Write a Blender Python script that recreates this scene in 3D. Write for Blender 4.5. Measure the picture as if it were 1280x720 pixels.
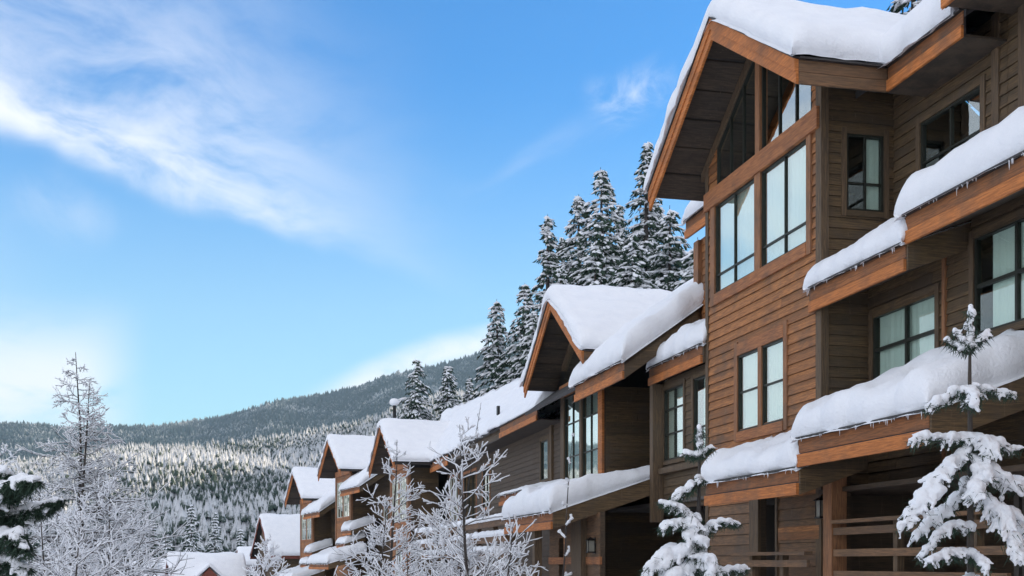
import bpy, math, random
import numpy as np
from mathutils import Vector, noise

sc = bpy.context.scene
COL = sc.collection
R = math.radians
for o in list(bpy.data.objects):
    bpy.data.objects.remove(o)

# ------------------------------------------------------------------ camera
FPX, HOR = 1470.0, 703.0            # focal length and horizon row of the 1280 px wide photograph
cam_d = bpy.data.cameras.new("camera")
cam = bpy.data.objects.new("camera", cam_d)
COL.objects.link(cam)
cam.location = (0, 0, 0)
cam.rotation_euler = (R(90), 0, 0)
cam_d.sensor_width = 36.0
cam_d.lens = FPX / 1280 * 36
cam_d.shift_y = (HOR - 360) / 1280
cam_d.clip_start = 0.1
cam_d.clip_end = 20000
sc.camera = cam

# ------------------------------------------------------------------ view, sun, sky
sc.render.engine = 'CYCLES'
sc.view_settings.view_transform = 'Standard'
sc.view_settings.look = 'None'
sc.view_settings.gamma = 1
sc.view_settings.exposure = 0.92
sc.cycles.use_denoising = True
sc.cycles.max_bounces = 7
sc.cycles.transparent_max_bounces = 12
sc.cycles.volume_bounces = 0
sc.cycles.sample_clamp_indirect = 6

SUN_AZ, SUN_EL = 76.0, 17.0          # degrees right of the view direction, height
sun_d = bpy.data.lights.new("sun", 'SUN')
sun_d.energy = 4.2
sun_d.angle = R(0.5)
sun_d.color = (1.0, 0.82, 0.60)
sun = bpy.data.objects.new("sun", sun_d)
COL.objects.link(sun)
sdir = Vector((math.sin(R(SUN_AZ)) * math.cos(R(SUN_EL)), math.cos(R(SUN_AZ)) * math.cos(R(SUN_EL)), math.sin(R(SUN_EL))))
sun.rotation_euler = sdir.to_track_quat('Z', 'Y').to_euler()


class NT:
    """small helper for building node trees"""
    def __init__(self, tree):
        self.t = tree
        tree.nodes.clear()

    def n(self, typ, **kw):
        nd = self.t.nodes.new(typ)
        for k, v in kw.items():
            if k.startswith('i_'):
                nd.inputs[k[2:].replace('_', ' ')].default_value = v
            else:
                setattr(nd, k, v)
        return nd

    def l(self, a, b):
        self.t.links.new(a, b)

    def math(self, op, a, b=None, c=None, clamp=False):
        nd = self.t.nodes.new('ShaderNodeMath')
        nd.operation = op
        nd.use_clamp = clamp
        for i, v in enumerate((a, b, c)):
            if v is None:
                continue
            if isinstance(v, (int, float)):
                nd.inputs[i].default_value = v
            else:
                self.l(v, nd.inputs[i])
        return nd.outputs[0]

    def vmath(self, op, a, b=None):
        nd = self.t.nodes.new('ShaderNodeVectorMath')
        nd.operation = op
        for i, v in enumerate((a, b)):
            if v is None:
                continue
            if isinstance(v, (tuple, list, Vector)):
                nd.inputs[i].default_value = tuple(v)
            else:
                self.l(v, nd.inputs[i])
        return nd.outputs['Value'] if op == 'DOT_PRODUCT' else nd.outputs['Vector']

    def mix(self, f, a, b, blend='MIX'):
        nd = self.t.nodes.new('ShaderNodeMix')
        nd.data_type = 'RGBA'
        nd.blend_type = blend
        for s, v in ((nd.inputs[0], f), (nd.inputs[6], a), (nd.inputs[7], b)):
            if isinstance(v, (int, float)):
                s.default_value = v
            elif isinstance(v, tuple):
                s.default_value = v if len(v) == 4 else v + (1,)
            else:
                self.l(v, s)
        return nd.outputs[2]

    def noise(self, vec, scale, detail=3.0, rough=0.55, dist=0.0):
        nd = self.n('ShaderNodeTexNoise')
        nd.inputs['Scale'].default_value = scale
        nd.inputs['Detail'].default_value = detail
        nd.inputs['Roughness'].default_value = rough
        nd.inputs['Distortion'].default_value = dist
        if vec is not None:
            self.l(vec, nd.inputs['Vector'])
        return nd.outputs['Fac']

    def ramp(self, f, lo, hi, a=0.0, b=1.0):
        nd = self.n('ShaderNodeMapRange')
        nd.interpolation_type = 'SMOOTHSTEP'
        for i, v in enumerate((f, lo, hi, a, b)):
            if isinstance(v, (int, float)):
                nd.inputs[i].default_value = v
            else:
                self.l(v, nd.inputs[i])
        return nd.outputs[0]


def pdir(u, v):
    return Vector(((u - 640) / FPX, 1.0, (HOR - v) / FPX)).normalized()


world = bpy.data.worlds.new("World")
sc.world = world
world.use_nodes = True
w = NT(world.node_tree)
sky = w.n('ShaderNodeTexSky', sky_type='NISHITA', sun_disc=False)
sky.sun_elevation = R(SUN_EL)
sky.sun_rotation = R(SUN_AZ)
sky.altitude = 700
sky.air_density = 1.0
sky.dust_density = 0.6
sky.ozone_density = 1.6
tc = w.n('ShaderNodeTexCoord')
D = tc.outputs['Generated']
hsv = w.n('ShaderNodeHueSaturation')
hsv.inputs['Saturation'].default_value = 1.72
hsv.inputs['Value'].default_value = 1.0
w.l(sky.outputs[0], hsv.inputs['Color'])
base = w.mix(1.0, hsv.outputs[0], (0.02, 1.72, 1.98), 'MULTIPLY')
sep = w.n('ShaderNodeSeparateXYZ')
w.l(D, sep.inputs[0])
dz = sep.outputs['Z']


def streak(p0, p1, width, soft0, soft1, nscale, stretch, seed, lo=0.42, hi=0.72):
    """a wisp of cirrus along the great circle through two directions"""
    a, b = pdir(*p0), pdir(*p1)
    nrm = a.cross(b).normalized()
    c = (a + b).normalized()
    tang = nrm.cross(c).normalized()
    half = math.acos(max(-1, min(1, a.dot(b)))) / 2
    warp = w.noise(D, 5.0, 2.0)
    off = w.math('MULTIPLY', w.math('SUBTRACT', warp, 0.5), 0.10)
    across = w.math('ABSOLUTE', w.math('ADD', w.vmath('DOT_PRODUCT', D, nrm), off))
    m1 = w.ramp(across, 0.0, width, 1.0, 0.0)
    al = w.vmath('DOT_PRODUCT', D, tang)
    m2 = w.ramp(w.math('ABSOLUTE', al), half * soft0, half * soft1, 1.0, 0.0)
    fr = w.ramp(w.vmath('DOT_PRODUCT', D, c), 0.2, 0.5)
    cm = w.n('ShaderNodeCombineXYZ')
    w.l(w.math('MULTIPLY', al, stretch), cm.inputs[0])
    w.l(w.math('ADD', w.vmath('DOT_PRODUCT', D, nrm), seed), cm.inputs[1])
    nz = w.ramp(w.noise(cm.outputs[0], nscale, 7.0, 0.62, 0.6), lo, hi)
    return w.math('MULTIPLY', w.math('MULTIPLY', m1, m2), w.math('MULTIPLY', nz, fr))


def veil(p0, p1, top, bot, x0, x1, nscale, stretch, seed, lo, hi):
    """sheet of cirrus with a crisp lower rim along a great circle and a soft fibrous upper side"""
    a, b = pdir(*p0), pdir(*p1)
    nrm = -a.cross(b).normalized()                     # points upward
    tang = (b - a).normalized()
    o = (a + b).normalized()
    al = w.math('SUBTRACT', w.vmath('DOT_PRODUCT', D, tang), o.dot(tang))
    warp = w.noise(D, 6.0, 3.0)
    up = w.math('ADD', w.vmath('DOT_PRODUCT', D, nrm), w.math('MULTIPLY', w.math('SUBTRACT', warp, 0.5), 0.07))
    m = w.math('MULTIPLY', w.ramp(up, 0.0, top, 1.0, 0.0), w.ramp(up, -bot, 0.0, 0.0, 1.0))
    m = w.math('MULTIPLY', m, w.ramp(w.math('ADD', al, w.math('MULTIPLY', up, 0.55)), x0, x1, 1.0, 0.0))
    m = w.math('MULTIPLY', m, w.ramp(al, -0.62, -0.40, 0.0, 1.0))
    m = w.math('MULTIPLY', m, w.ramp(w.vmath('DOT_PRODUCT', D, o), 0.3, 0.6))
    cm = w.n('ShaderNodeCombineXYZ')
    w.l(w.math('MULTIPLY', w.math('ADD', al, w.math('MULTIPLY', up, -0.6)), stretch), cm.inputs[0])
    w.l(up, cm.inputs[1])
    cm.inputs[2].default_value = seed
    nz = w.ramp(w.noise(cm.outputs[0], nscale, 9.0, 0.62, 0.5), lo, hi)
    return w.math('MULTIPLY', m, nz)


s1 = veil((-40, 118), (450, 308), 0.055, 0.020, 0.0, 0.165, 26.0, 0.40, 1.3, 0.28, 0.64)
s2 = veil((-40, 130), (450, 305), 0.260, 0.022, 0.0, 0.27, 15.0, 0.50, 4.1, 0.28, 0.72)
s3 = streak((745, 150), (845, 110), 0.020, 0.5, 1.3, 26.0, 0.7, 2.2, 0.38, 0.70)
s4 = streak((-700, 430), (150, 490), 0.085, 0.80, 1.12, 18.0, 0.35, 6.0, 0.28, 0.56)
s5 = streak((380, 500), (640, 425), 0.022, 0.6, 1.2, 20.0, 0.4, 8.0, 0.25, 0.55)
s6 = streak((560, 240), (780, 150), 0.012, 0.3, 1.2, 12.0, 0.3, 9.0, 0.40, 0.8)
s7 = streak((50, 205), (135, 300), 0.035, 0.4, 1.3, 16.0, 0.6, 7.0, 0.30, 0.70)
wide = w.n('ShaderNodeMapping')
wide.inputs['Scale'].default_value = (1.0, 0.5, 3.0)
w.l(D, wide.inputs[0])
gen = w.math('MULTIPLY', w.ramp(w.noise(wide.outputs[0], 2.6, 6.0, 0.6, 0.8), 0.22, 0.55), 0.92)
# cirrus added out of view to whiten the ambient light, clear ahead of camera
clr = w.ramp(w.vmath('DOT_PRODUCT', D, pdir(620, 200)), 0.80, 0.95, 1.0, 0.0)
gen = w.math('MULTIPLY', gen, clr)


def scr(a, b, k=1.0):
    return w.math('SUBTRACT', 1.0, w.math('MULTIPLY', w.math('SUBTRACT', 1.0, a), w.math('SUBTRACT', 1.0, w.math('MULTIPLY', b, k))))


cl = scr(w.math('MULTIPLY', s1, 0.92), s2, 0.66)
for x, k in ((s3, 0.5), (s4, 0.9), (s5, 0.85), (s6, 0.2), (s7, 0.28), (gen, 0.95)):
    cl = scr(cl, x, k)
# pale band of thin haze that brightens the sky towards the horizon
low = w.ramp(dz, 0.0, 0.40, 0.92, 0.0)
skyc = w.mix(low, base, (5.0, 7.2, 7.9, 1))
skyc = w.mix(w.math('MULTIPLY', cl, 0.92), skyc, (9.2, 9.0, 9.2, 1))
bg = w.n('ShaderNodeBackground')
bg.inputs['Strength'].default_value = 0.075
w.l(skyc, bg.inputs[0])
wo = w.n('ShaderNodeOutputWorld')
w.l(bg.outputs[0], wo.inputs[0])


# ------------------------------------------------------------------ materials
def mat(name):
    m = bpy.data.materials.new(name)
    m.use_nodes = True
    t = NT(m.node_tree)
    p = t.n('ShaderNodeBsdfPrincipled')
    o = t.n('ShaderNodeOutputMaterial')
    t.l(p.outputs[0], o.inputs[0])
    return m, t, p


def bump(t, p, h, dist, strength=1.0):
    b = t.n('ShaderNodeBump')
    b.inputs['Distance'].default_value = dist
    b.inputs['Strength'].default_value = strength
    t.l(h, b.inputs['Height'])
    t.l(b.outputs[0], p.inputs['Normal'])


def wood(name, col, col2, vertical=False, course=0.19, var=0.35, rough=0.75, grey=0.0):
    m, t, p = mat(name)
    g = t.n('ShaderNodeNewGeometry')
    mp = t.n('ShaderNodeMapping')
    mp.inputs['Scale'].default_value = (14, 14, 0.9) if vertical else (0.9, 0.9, 16)
    t.l(g.outputs['Position'], mp.inputs[0])
    oi = t.n('ShaderNodeObjectInfo')
    sh = t.vmath('ADD', mp.outputs[0], None)
    cmb = t.n('ShaderNodeCombineXYZ')
    for i in range(3):
        t.l(t.math('MULTIPLY', oi.outputs['Random'], 31.0 + 7 * i), cmb.inputs[i])
    t.l(cmb.outputs[0], sh.node.inputs[1])
    grain = t.noise(sh, 3.2, 5.0, 0.65, 0.7)
    blot = t.noise(g.outputs['Position'], 1.3, 4.0, 0.6)
    spx = t.n('ShaderNodeSeparateXYZ')
    t.l(g.outputs['Position'], spx.inputs[0])
    wn = t.n('ShaderNodeTexWhiteNoise', noise_dimensions='1D')
    t.l(t.math('ADD', t.math('FLOOR', t.math('DIVIDE', spx.outputs['Z'], course)), t.math('MULTIPLY', oi.outputs['Random'], 57.0)), wn.inputs['W'])
    c = t.mix(t.ramp(grain, 0.34, 0.64), col, tuple(x * 0.85 for x in col2))
    c = t.mix(t.ramp(wn.outputs['Value'], 0, 1, 0.0, var), c, (col2[0] * 0.55, col2[1] * 0.6, col2[2] * 0.7))
    c = t.mix(t.ramp(blot, 0.45, 0.75, 0.0, 0.5 + grey), c, (0.085, 0.062, 0.042))
    # pale mineral streaks left by melt water
    mp2 = t.n('ShaderNodeMapping')
    mp2.inputs['Scale'].default_value = (22, 22, 1.4)
    t.l(g.outputs['Position'], mp2.inputs[0])
    st = t.noise(mp2.outputs[0], 1.0, 3.0, 0.6)
    c = t.mix(t.ramp(st, 0.60, 0.80, 0.0, 0.30), c, (0.30, 0.21, 0.14))
    t.l(c, p.inputs['Base Color'])
    p.inputs['Roughness'].default_value = rough
    bump(t, p, grain, 0.006, 0.6)
    return m


M = {}
M['fascia'] = wood("cedar_fascia", (0.68, 0.23, 0.052), (0.44, 0.14, 0.032), course=0.21, var=0.3)
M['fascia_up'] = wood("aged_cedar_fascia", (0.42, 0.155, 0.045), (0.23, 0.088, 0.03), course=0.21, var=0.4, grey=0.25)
M['siding_low'] = wood("aged_shaded_cedar", (0.26, 0.135, 0.06), (0.14, 0.078, 0.038), var=0.45, grey=0.25)  # aged low boards; also painted shade on the camera-facing side fascias
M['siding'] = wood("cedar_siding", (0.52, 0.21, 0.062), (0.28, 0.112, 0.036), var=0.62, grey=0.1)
M['sideshade'] = wood("shaded_siding", (0.185, 0.112, 0.048), (0.085, 0.054, 0.026), var=0.6, grey=0.2)  # shade of camera-facing and recessed walls is put into this colour
M['trim'] = wood("cedar_trim", (0.38, 0.17, 0.07), (0.23, 0.105, 0.048), vertical=True, var=0.05)
M['beam'] = wood("cedar_beam", (0.46, 0.18, 0.06), (0.28, 0.105, 0.04), var=0.05)
M['post'] = wood("brown_post", (0.16, 0.10, 0.05), (0.085, 0.056, 0.032), vertical=True, var=0.05)
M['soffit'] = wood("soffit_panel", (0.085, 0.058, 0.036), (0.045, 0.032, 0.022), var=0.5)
M['core'] = wood("wall_core", (0.115, 0.072, 0.038), (0.065, 0.043, 0.025))
M['bark'] = wood("bark", (0.065, 0.052, 0.042), (0.04, 0.032, 0.026), vertical=True)


def plain(name, col, rough=0.6, metal=0.0, nscale=30, var=0.25):
    m, t, p = mat(name)
    g = t.n('ShaderNodeNewGeometry')
    n1 = t.noise(g.outputs['Position'], nscale, 4.0)
    t.l(t.mix(t.ramp(n1, 0.3, 0.75, 0.0, var), col, tuple(x * 0.5 for x in col)), p.inputs['Base Color'])
    p.inputs['Roughness'].default_value = rough
    p.inputs['Metallic'].default_value = metal
    p.inputs['Specular IOR Level'].default_value = 0.15 if rough < 0.5 and not metal else 0.5
    return m


M['sash'] = plain("dark_green_sash", (0.030, 0.031, 0.024), 0.4)
M['white_sash'] = plain("cream_sash", (0.62, 0.60, 0.52), 0.5)
M['black'] = plain("black_metal", (0.012, 0.012, 0.012), 0.45, 0.3)
M['drip'] = plain("drip_edge", (0.035, 0.03, 0.028), 0.6)
M['felt'] = plain("roof_felt", (0.05, 0.045, 0.042), 0.9)
M['room'] = plain("room_wall", (0.11, 0.095, 0.08), 0.9)
M['lamp_glass'] = plain("lantern_glass", (0.25, 0.24, 0.2), 0.2)
M['red'] = wood("red_brown_board", (0.30, 0.075, 0.04), (0.19, 0.05, 0.03))

# snow
m, t, p = mat("snow")
g = t.n('ShaderNodeNewGeometry')
n1 = t.noise(g.outputs['Position'], 2.2, 5.0, 0.6)
n2 = t.noise(g.outputs['Position'], 26.0, 4.0, 0.65)
t.l(t.mix(t.ramp(n1, 0.3, 0.75), (0.93, 0.935, 0.945), (0.87, 0.88, 0.90)), p.inputs['Base Color'])
p.inputs['Roughness'].default_value = 0.62
p.inputs['Specular IOR Level'].default_value = 0.25
h = t.math('ADD', t.math('MULTIPLY', n1, 1.0), t.math('MULTIPLY', n2, 0.35))
bump(t, p, h, 0.08, 0.7)
M['snow'] = m

# curtains: pale cloth in folds
m, t, p = mat("pale_curtain")
g = t.n('ShaderNodeNewGeometry')
mp = t.n('ShaderNodeMapping')
mp.inputs['Scale'].default_value = (9, 9, 0.4)
t.l(g.outputs['Position'], mp.inputs[0])
n1 = t.noise(mp.outputs[0], 2.0, 3.0)
t.l(t.mix(n1, (0.86, 0.87, 0.83), (0.72, 0.76, 0.72)), p.inputs['Base Color'])
p.inputs['Roughness'].default_value = 0.9
bump(t, p, n1, 0.05, 0.7)
M['curtain'] = m

# window glass: double glazing with a reflective coat
def glass_mat(name, k, c0):
    m = bpy.data.materials.new(name)
    m.use_nodes = True
    t = NT(m.node_tree)
    gi = t.n('ShaderNodeNewGeometry')
    cosv = t.math('ABSOLUTE', t.vmath('DOT_PRODUCT', gi.outputs['Normal'], None))
    t.l(gi.outputs['Incoming'], cosv.node.inputs[0].links[0].from_node.inputs[1])
    fac = t.math('ADD', t.math('MULTIPLY', t.math('POWER', t.math('SUBTRACT', 1.0, cosv), 2.5), k), c0, clamp=True)
    fac = t.math('MULTIPLY', fac, t.math('SUBTRACT', 1.0, gi.outputs['Backfacing']))   # one reflection per sealed unit
    tr = t.n('ShaderNodeBsdfTransparent')
    tr.inputs[0].default_value = (0.90, 0.96, 0.93, 1)
    gl = t.n('ShaderNodeBsdfGlossy')
    gl.inputs['Color'].default_value = (0.93, 1.0, 0.97, 1)
    gl.inputs['Roughness'].default_value = 0.015
    g = t.n('ShaderNodeNewGeometry')
    b = t.n('ShaderNodeBump')
    b.inputs['Distance'].default_value = 0.02
    b.inputs['Strength'].default_value = 0.10
    t.l(t.noise(g.outputs['Position'], 1.6, 2.0), b.inputs['Height'])
    t.l(b.outputs[0], gl.inputs['Normal'])
    mx = t.n('ShaderNodeMixShader')
    t.l(fac, mx.inputs[0]); t.l(tr.outputs[0], mx.inputs[1]); t.l(gl.outputs[0], mx.inputs[2])
    o = t.n('ShaderNodeOutputMaterial')
    t.l(mx.outputs[0], o.inputs[0])
    return m


M['glass'] = glass_mat('window_glass', 1.55, 0.12)
M['glass_plain'] = glass_mat('plain_window_glass', 1.0, 0.06)


def needle(name, c1, c2, snowy):
    """conifer foliage; snowy > 0 lays snow on the faces that look upward"""
    m, t, p = mat(name)
    g = t.n('ShaderNodeNewGeometry')
    n1 = t.noise(g.outputs['Position'], 1.7, 3.0)
    n2 = t.noise(g.outputs['Position'], 0.55 if snowy else 9, 4.0, 0.8)
    c = t.mix(n1, c1, c2)
    if snowy:
        sp = t.n('ShaderNodeSeparateXYZ')
        t.l(g.outputs['Normal'], sp.inputs[0])
        n3 = t.noise(g.outputs['Position'], 0.012, 3.0, 0.6)
        f = t.math('ADD', sp.outputs['Z'], t.math('MULTIPLY', t.math('SUBTRACT', n2, 0.5), 2.4))
        f = t.math('ADD', f, t.math('MULTIPLY', t.math('SUBTRACT', n3, 0.5), 1.6))
        c = t.mix(t.ramp(f, 0.55 - snowy, 1.15 - snowy, 0.0, 0.74), c, (0.84, 0.85, 0.87))
    t.l(c, p.inputs['Base Color'])
    p.inputs['Roughness'].default_value = 0.8
    p.inputs['Specular IOR Level'].default_value = 0.2
    return m


M['needles'] = needle("conifer_needles", (0.028, 0.055, 0.038), (0.055, 0.085, 0.055), 0)
M['forest'] = needle("snowy_forest", (0.035, 0.058, 0.045), (0.055, 0.080, 0.058), 0.16)
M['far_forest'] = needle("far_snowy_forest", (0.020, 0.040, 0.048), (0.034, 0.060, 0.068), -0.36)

m, t, p = mat("snowy_ground")
g = t.n('ShaderNodeNewGeometry')
n1 = t.noise(g.outputs['Position'], 0.012, 6.0, 0.65)
n2 = t.noise(g.outputs['Position'], 0.9, 5.0)
c = t.mix(n2, (0.88, 0.885, 0.90), (0.82, 0.83, 0.87))
far = t.n('ShaderNodeVectorMath', operation='LENGTH')
t.l(g.outputs['Position'], far.inputs[0])
c = t.mix(t.ramp(n1, 0.58, 0.72, 0.0, 0.35), c, (0.30, 0.29, 0.27))
# low scrub and dark forest floor cover most of the distant mountain
c = t.mix(t.math('MULTIPLY', t.ramp(far.outputs['Value'], 1200, 1600), t.ramp(n1, 0.60, 0.70, 0.88, 0.1)), c, (0.06, 0.075, 0.07))
t.l(c, p.inputs['Base Color'])
p.inputs['Roughness'].default_value = 0.7
bump(t, p, n2, 0.2, 0.6)
M['ground'] = m


# ------------------------------------------------------------------ mesh helpers
class MB:
    def __init__(self):
        self.v, self.f = [], []

    def add(self, vs, fs):
        o = len(self.v)
        self.v += [tuple(p) for p in vs]
        self.f += [tuple(o + i for i in q) for q in fs]
        return self

    def box(self, x0, x1, y0, y1, z0, z1):
        x0, x1 = sorted((x0, x1)); y0, y1 = sorted((y0, y1)); z0, z1 = sorted((z0, z1))
        return self.add([(x0, y0, z0), (x1, y0, z0), (x1, y1, z0), (x0, y1, z0), (x0, y0, z1), (x1, y0, z1), (x1, y1, z1), (x0, y1, z1)],
                        [(3, 2, 1, 0), (4, 5, 6, 7), (0, 1, 5, 4), (1, 2, 6, 5), (2, 3, 7, 6), (3, 0, 4, 7)])

    def hexa(self, bot, top):
        """eight corners: four below, four above, both counter-clockwise from above"""
        return self.add(list(bot) + list(top), [(3, 2, 1, 0), (4, 5, 6, 7), (0, 1, 5, 4), (1, 2, 6, 5), (2, 3, 7, 6), (3, 0, 4, 7)])

    def prism(self, pts, d):
        """polygon pts extruded by the vector d"""
        n = len(pts)
        a = [Vector(q) for q in pts]
        bb = [q + Vector(d) for q in a]
        fs = [tuple(range(n))[::-1], tuple(range(n, 2 * n))]
        for i in range(n):
            j = (i + 1) % n
            fs.append((i, j, n + j, n + i))
        return self.add(a + bb, fs)

    def tube(self, pts, rads, n=6):
        pts = [Vector(q) for q in pts]
        k = len(pts)
        vs = []
        for i, q in enumerate(pts):
            d = (pts[min(i + 1, k - 1)] - pts[max(i - 1, 0)])
            d = d.normalized() if d.length > 1e-9 else Vector((0, 0, 1))
            a = d.cross(Vector((0.31, 0.77, 0.55)))
            a = a.normalized() if a.length > 1e-6 else Vector((1, 0, 0))
            c = d.cross(a)
            for j in range(n):
                an = 2 * math.pi * j / n
                vs.append(q + (a * math.cos(an) + c * math.sin(an)) * rads[i])
        fs = []
        for i in range(k - 1):
            for j in range(n):
                j2 = (j + 1) % n
                fs.append((i * n + j, i * n + j2, (i + 1) * n + j2, (i + 1) * n + j))
        fs.append(tuple(range(n))[::-1]); fs.append(tuple(range((k - 1) * n, k * n)))
        return self.add(vs, fs)


def link(name, me, material, parent, smooth=False):
    if material is not None and not me.materials:
        me.materials.append(material)
    if smooth:
        me.polygons.foreach_set('use_smooth', [True] * len(me.polygons))
    o = bpy.data.objects.new(name, me)
    COL.objects.link(o)
    if parent is not None:
        o.parent = parent
    return o


def obj(name, mb, material, parent=None, off=(0, 0, 0), smooth=False):
    me = bpy.data.meshes.new(name)
    ox, oy, oz = off
    me.from_pydata([(x - ox, y - oy, z - oz) for x, y, z in mb.v], [], mb.f)
    return link(name, me, material, parent, smooth)


def np_obj(name, V, F, material, parent=None, smooth=False):
    """fast mesh from numpy arrays; F is (n,3) or (n,4)"""
    V = np.asarray(V, dtype=np.float32); F = np.asarray(F, dtype=np.int32)
    me = bpy.data.meshes.new(name)
    k = F.shape[1]
    me.vertices.add(len(V)); me.vertices.foreach_set('co', V.ravel())
    me.loops.add(F.size); me.loops.foreach_set('vertex_index', F.ravel())
    me.polygons.add(len(F))
    me.polygons.foreach_set('loop_start', np.arange(0, F.size, k, dtype=np.int32))
    me.update(calc_edges=True)
    me.validate()
    return link(name, me, material, parent, smooth)


def tag(o, label=None, cat=None, group=None, kind=None):
    for k, v in (('label', label), ('category', cat), ('group', group), ('kind', kind)):
        if v:
            o[k] = v
    return o


def empty(name, loc, rz=0.0, parent=None):
    o = bpy.data.objects.new(name, None)
    COL.objects.link(o)
    o.location = loc
    o.rotation_euler = (0, 0, rz)
    o.empty_display_size = 0.3
    if parent:
        o.parent = parent
    return o


def fbm(x, y, z=0.0, s=1.0, o=3):
    return noise.fractal(Vector((x * s, y * s, z * s)), 0.8, 2.0, o)


ROW = R(12.92)                       # the near row of houses runs 12.9 degrees left of the view
CR, SR = math.cos(ROW), math.sin(ROW)


class House:
    """One townhouse. Shapes are given as (t, s, z): t runs into the building, s along the row away from the camera."""
    def __init__(self, name, origin, rot=ROW, world_origin=None):
        self.o = origin              # (t, s, z) of the base
        if world_origin is None:
            t, s, z = origin
            world_origin = (CR * t - SR * s, SR * t + CR * s, z)
        self.root = empty(name, world_origin, rot)

    def part(self, name, mb, material, parent=None, smooth=False, label=None):
        o = obj(name, mb, material, parent or self.root, self.o, smooth)
        if label:
            o['label'] = label
        return o


# unit-length lapped board: x = outward is -x, length along y from 0 to 1, height 1 in z
def board_mesh(axis):
    mb = MB()
    prof = [(0.0, 0.0), (-0.034, 0.0), (-0.032, 0.06), (-0.006, 1.0), (0.0, 1.0)]
    if axis == 'y':
        mb.prism([(a, 0, z) for a, z in prof][::-1], (0, 1, 0))
    else:
        mb.prism([(0, a, z) for a, z in prof], (1, 0, 0))
    me = bpy.data.meshes.new("siding_board")
    me.from_pydata(mb.v, [], mb.f)
    return me


BOARD = {}


def courses(a0, a1, z0, z1, holes, top, h):
    """board segments (z, height, from, to) of a wall, minus the holes (a0, a1, z0, z1), below the roofline top(a)"""
    out = []
    n = max(1, int(round((z1 - z0) / h)))
    hh = (z1 - z0) / n
    for i in range(n):
        za, zb = z0 + i * hh, z0 + (i + 1) * hh
        zm = (za + zb) / 2
        lo, hi = a0, a1
        if top:
            smp = [a0 + (a1 - a0) * k / 60 for k in range(61)]
            ok = [a for a in smp if top(a) > zb - 0.02]
            if not ok:
                continue
            lo, hi = min(ok), max(ok)
        segs = [(lo, hi)]
        for (b0, b1, y0, y1) in holes:
            if y0 < zm < y1:
                ns = []
                for p0, p1 in segs:
                    if b1 <= p0 or b0 >= p1:
                        ns.append((p0, p1)); continue
                    if b0 > p0: ns.append((p0, b0))
                    if b1 < p1: ns.append((b1, p1))
                segs = ns
        for p0, p1 in segs:
            if p1 - p0 > 0.04:
                out.append((za, hh, p0, p1))
    return out


def wall(H, axis, plane, a0, a1, z0, z1, holes=(), top=None, h=0.19, single=True, material='siding', core=True, thick=0.12):
    """a sided wall looking along -axis' normal: axis 'y' = face in plane t (runs along s); 'x' = face in plane s (runs along t)"""
    m = M[material]
    cs = courses(a0, a1, z0, z1, holes, top, h)
    jr = random.Random(int(plane * 100 + z0 * 10))
    cut = []
    for (z_, h_, p_, q_) in cs:
        if q_ - p_ > 2.2 and jr.random() < 0.45:
            c_ = p_ + (q_ - p_) * jr.uniform(0.2, 0.8)
            cut += [(z_, h_, p_, c_ - 0.004), (z_, h_, c_ + 0.004, q_)]
        else:
            cut.append((z_, h_, p_, q_))
    cs = cut
    if single:
        key = (axis, material)
        if key not in BOARD:
            BOARD[key] = board_mesh(axis)
            BOARD[key].materials.append(m)
        ox, oy, oz = H.o
        # boards wide enough to need a joint get one
        for k, (z, hh, p0, p1) in enumerate(cs):
            o = bpy.data.objects.new("siding_board", BOARD[key])
            COL.objects.link(o)
            o.parent = H.root
            if axis == 'y':
                o.location = (plane - ox, p0 - oy, z - oz); o.scale = (1, p1 - p0, hh * 0.955)
            else:
                o.location = (p0 - ox, plane - oy, z - oz); o.scale = (p1 - p0, 1, hh * 0.955)
    else:
        mb = MB()
        for (z, hh, p0, p1) in cs:
            prof = [(0.0, 0.0), (-0.028, 0.0), (-0.006, hh * 0.985), (0.0, hh * 0.985)]
            if axis == 'y':
                mb.prism([(plane + a, p0, z + q) for a, q in prof][::-1], (0, p1 - p0, 0))
            else:
                mb.prism([(p0, plane + a, z + q) for a, q in prof], (p1 - p0, 0, 0))
        o = H.part("siding", mb, m)
        o['kind'] = 'stuff'
    if core:
        mb = MB()
        xs = sorted(set([a0, a1] + [q for hl in holes for q in hl[:2] if a0 < q < a1]))
        zs = sorted(set([z0, z1] + [q for hl in holes for q in hl[2:] if z0 < q < z1]))
        for i in range(len(xs) - 1):
            for j in range(len(zs) - 1):
                xm, zm = (xs[i] + xs[i + 1]) / 2, (zs[j] + zs[j + 1]) / 2
                if any(hl[0] < xm < hl[1] and hl[2] < zm < hl[3] for hl in holes):
                    continue
                zt = zs[j + 1]
                if top:
                    za_, zb_ = min(zt, top(xs[i])), min(zt, top(xs[i + 1]))
                    if za_ <= zs[j] and zb_ <= zs[j]:
                        continue
                    za_, zb_ = max(za_, zs[j] + .001), max(zb_, zs[j] + .001)
                else:
                    za_ = zb_ = zt
                p = plane + 0.002
                if axis == 'y':
                    mb.prism([(p, xs[i], zs[j]), (p, xs[i], za_), (p, xs[i + 1], zb_), (p, xs[i + 1], zs[j])], (thick, 0, 0))
                else:
                    mb.prism([(xs[i], p, zs[j]), (xs[i + 1], p, zs[j]), (xs[i + 1], p, zb_), (xs[i], p, za_)], (0, thick, 0))
        H.part("wall_core", mb, M['core'])


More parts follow.
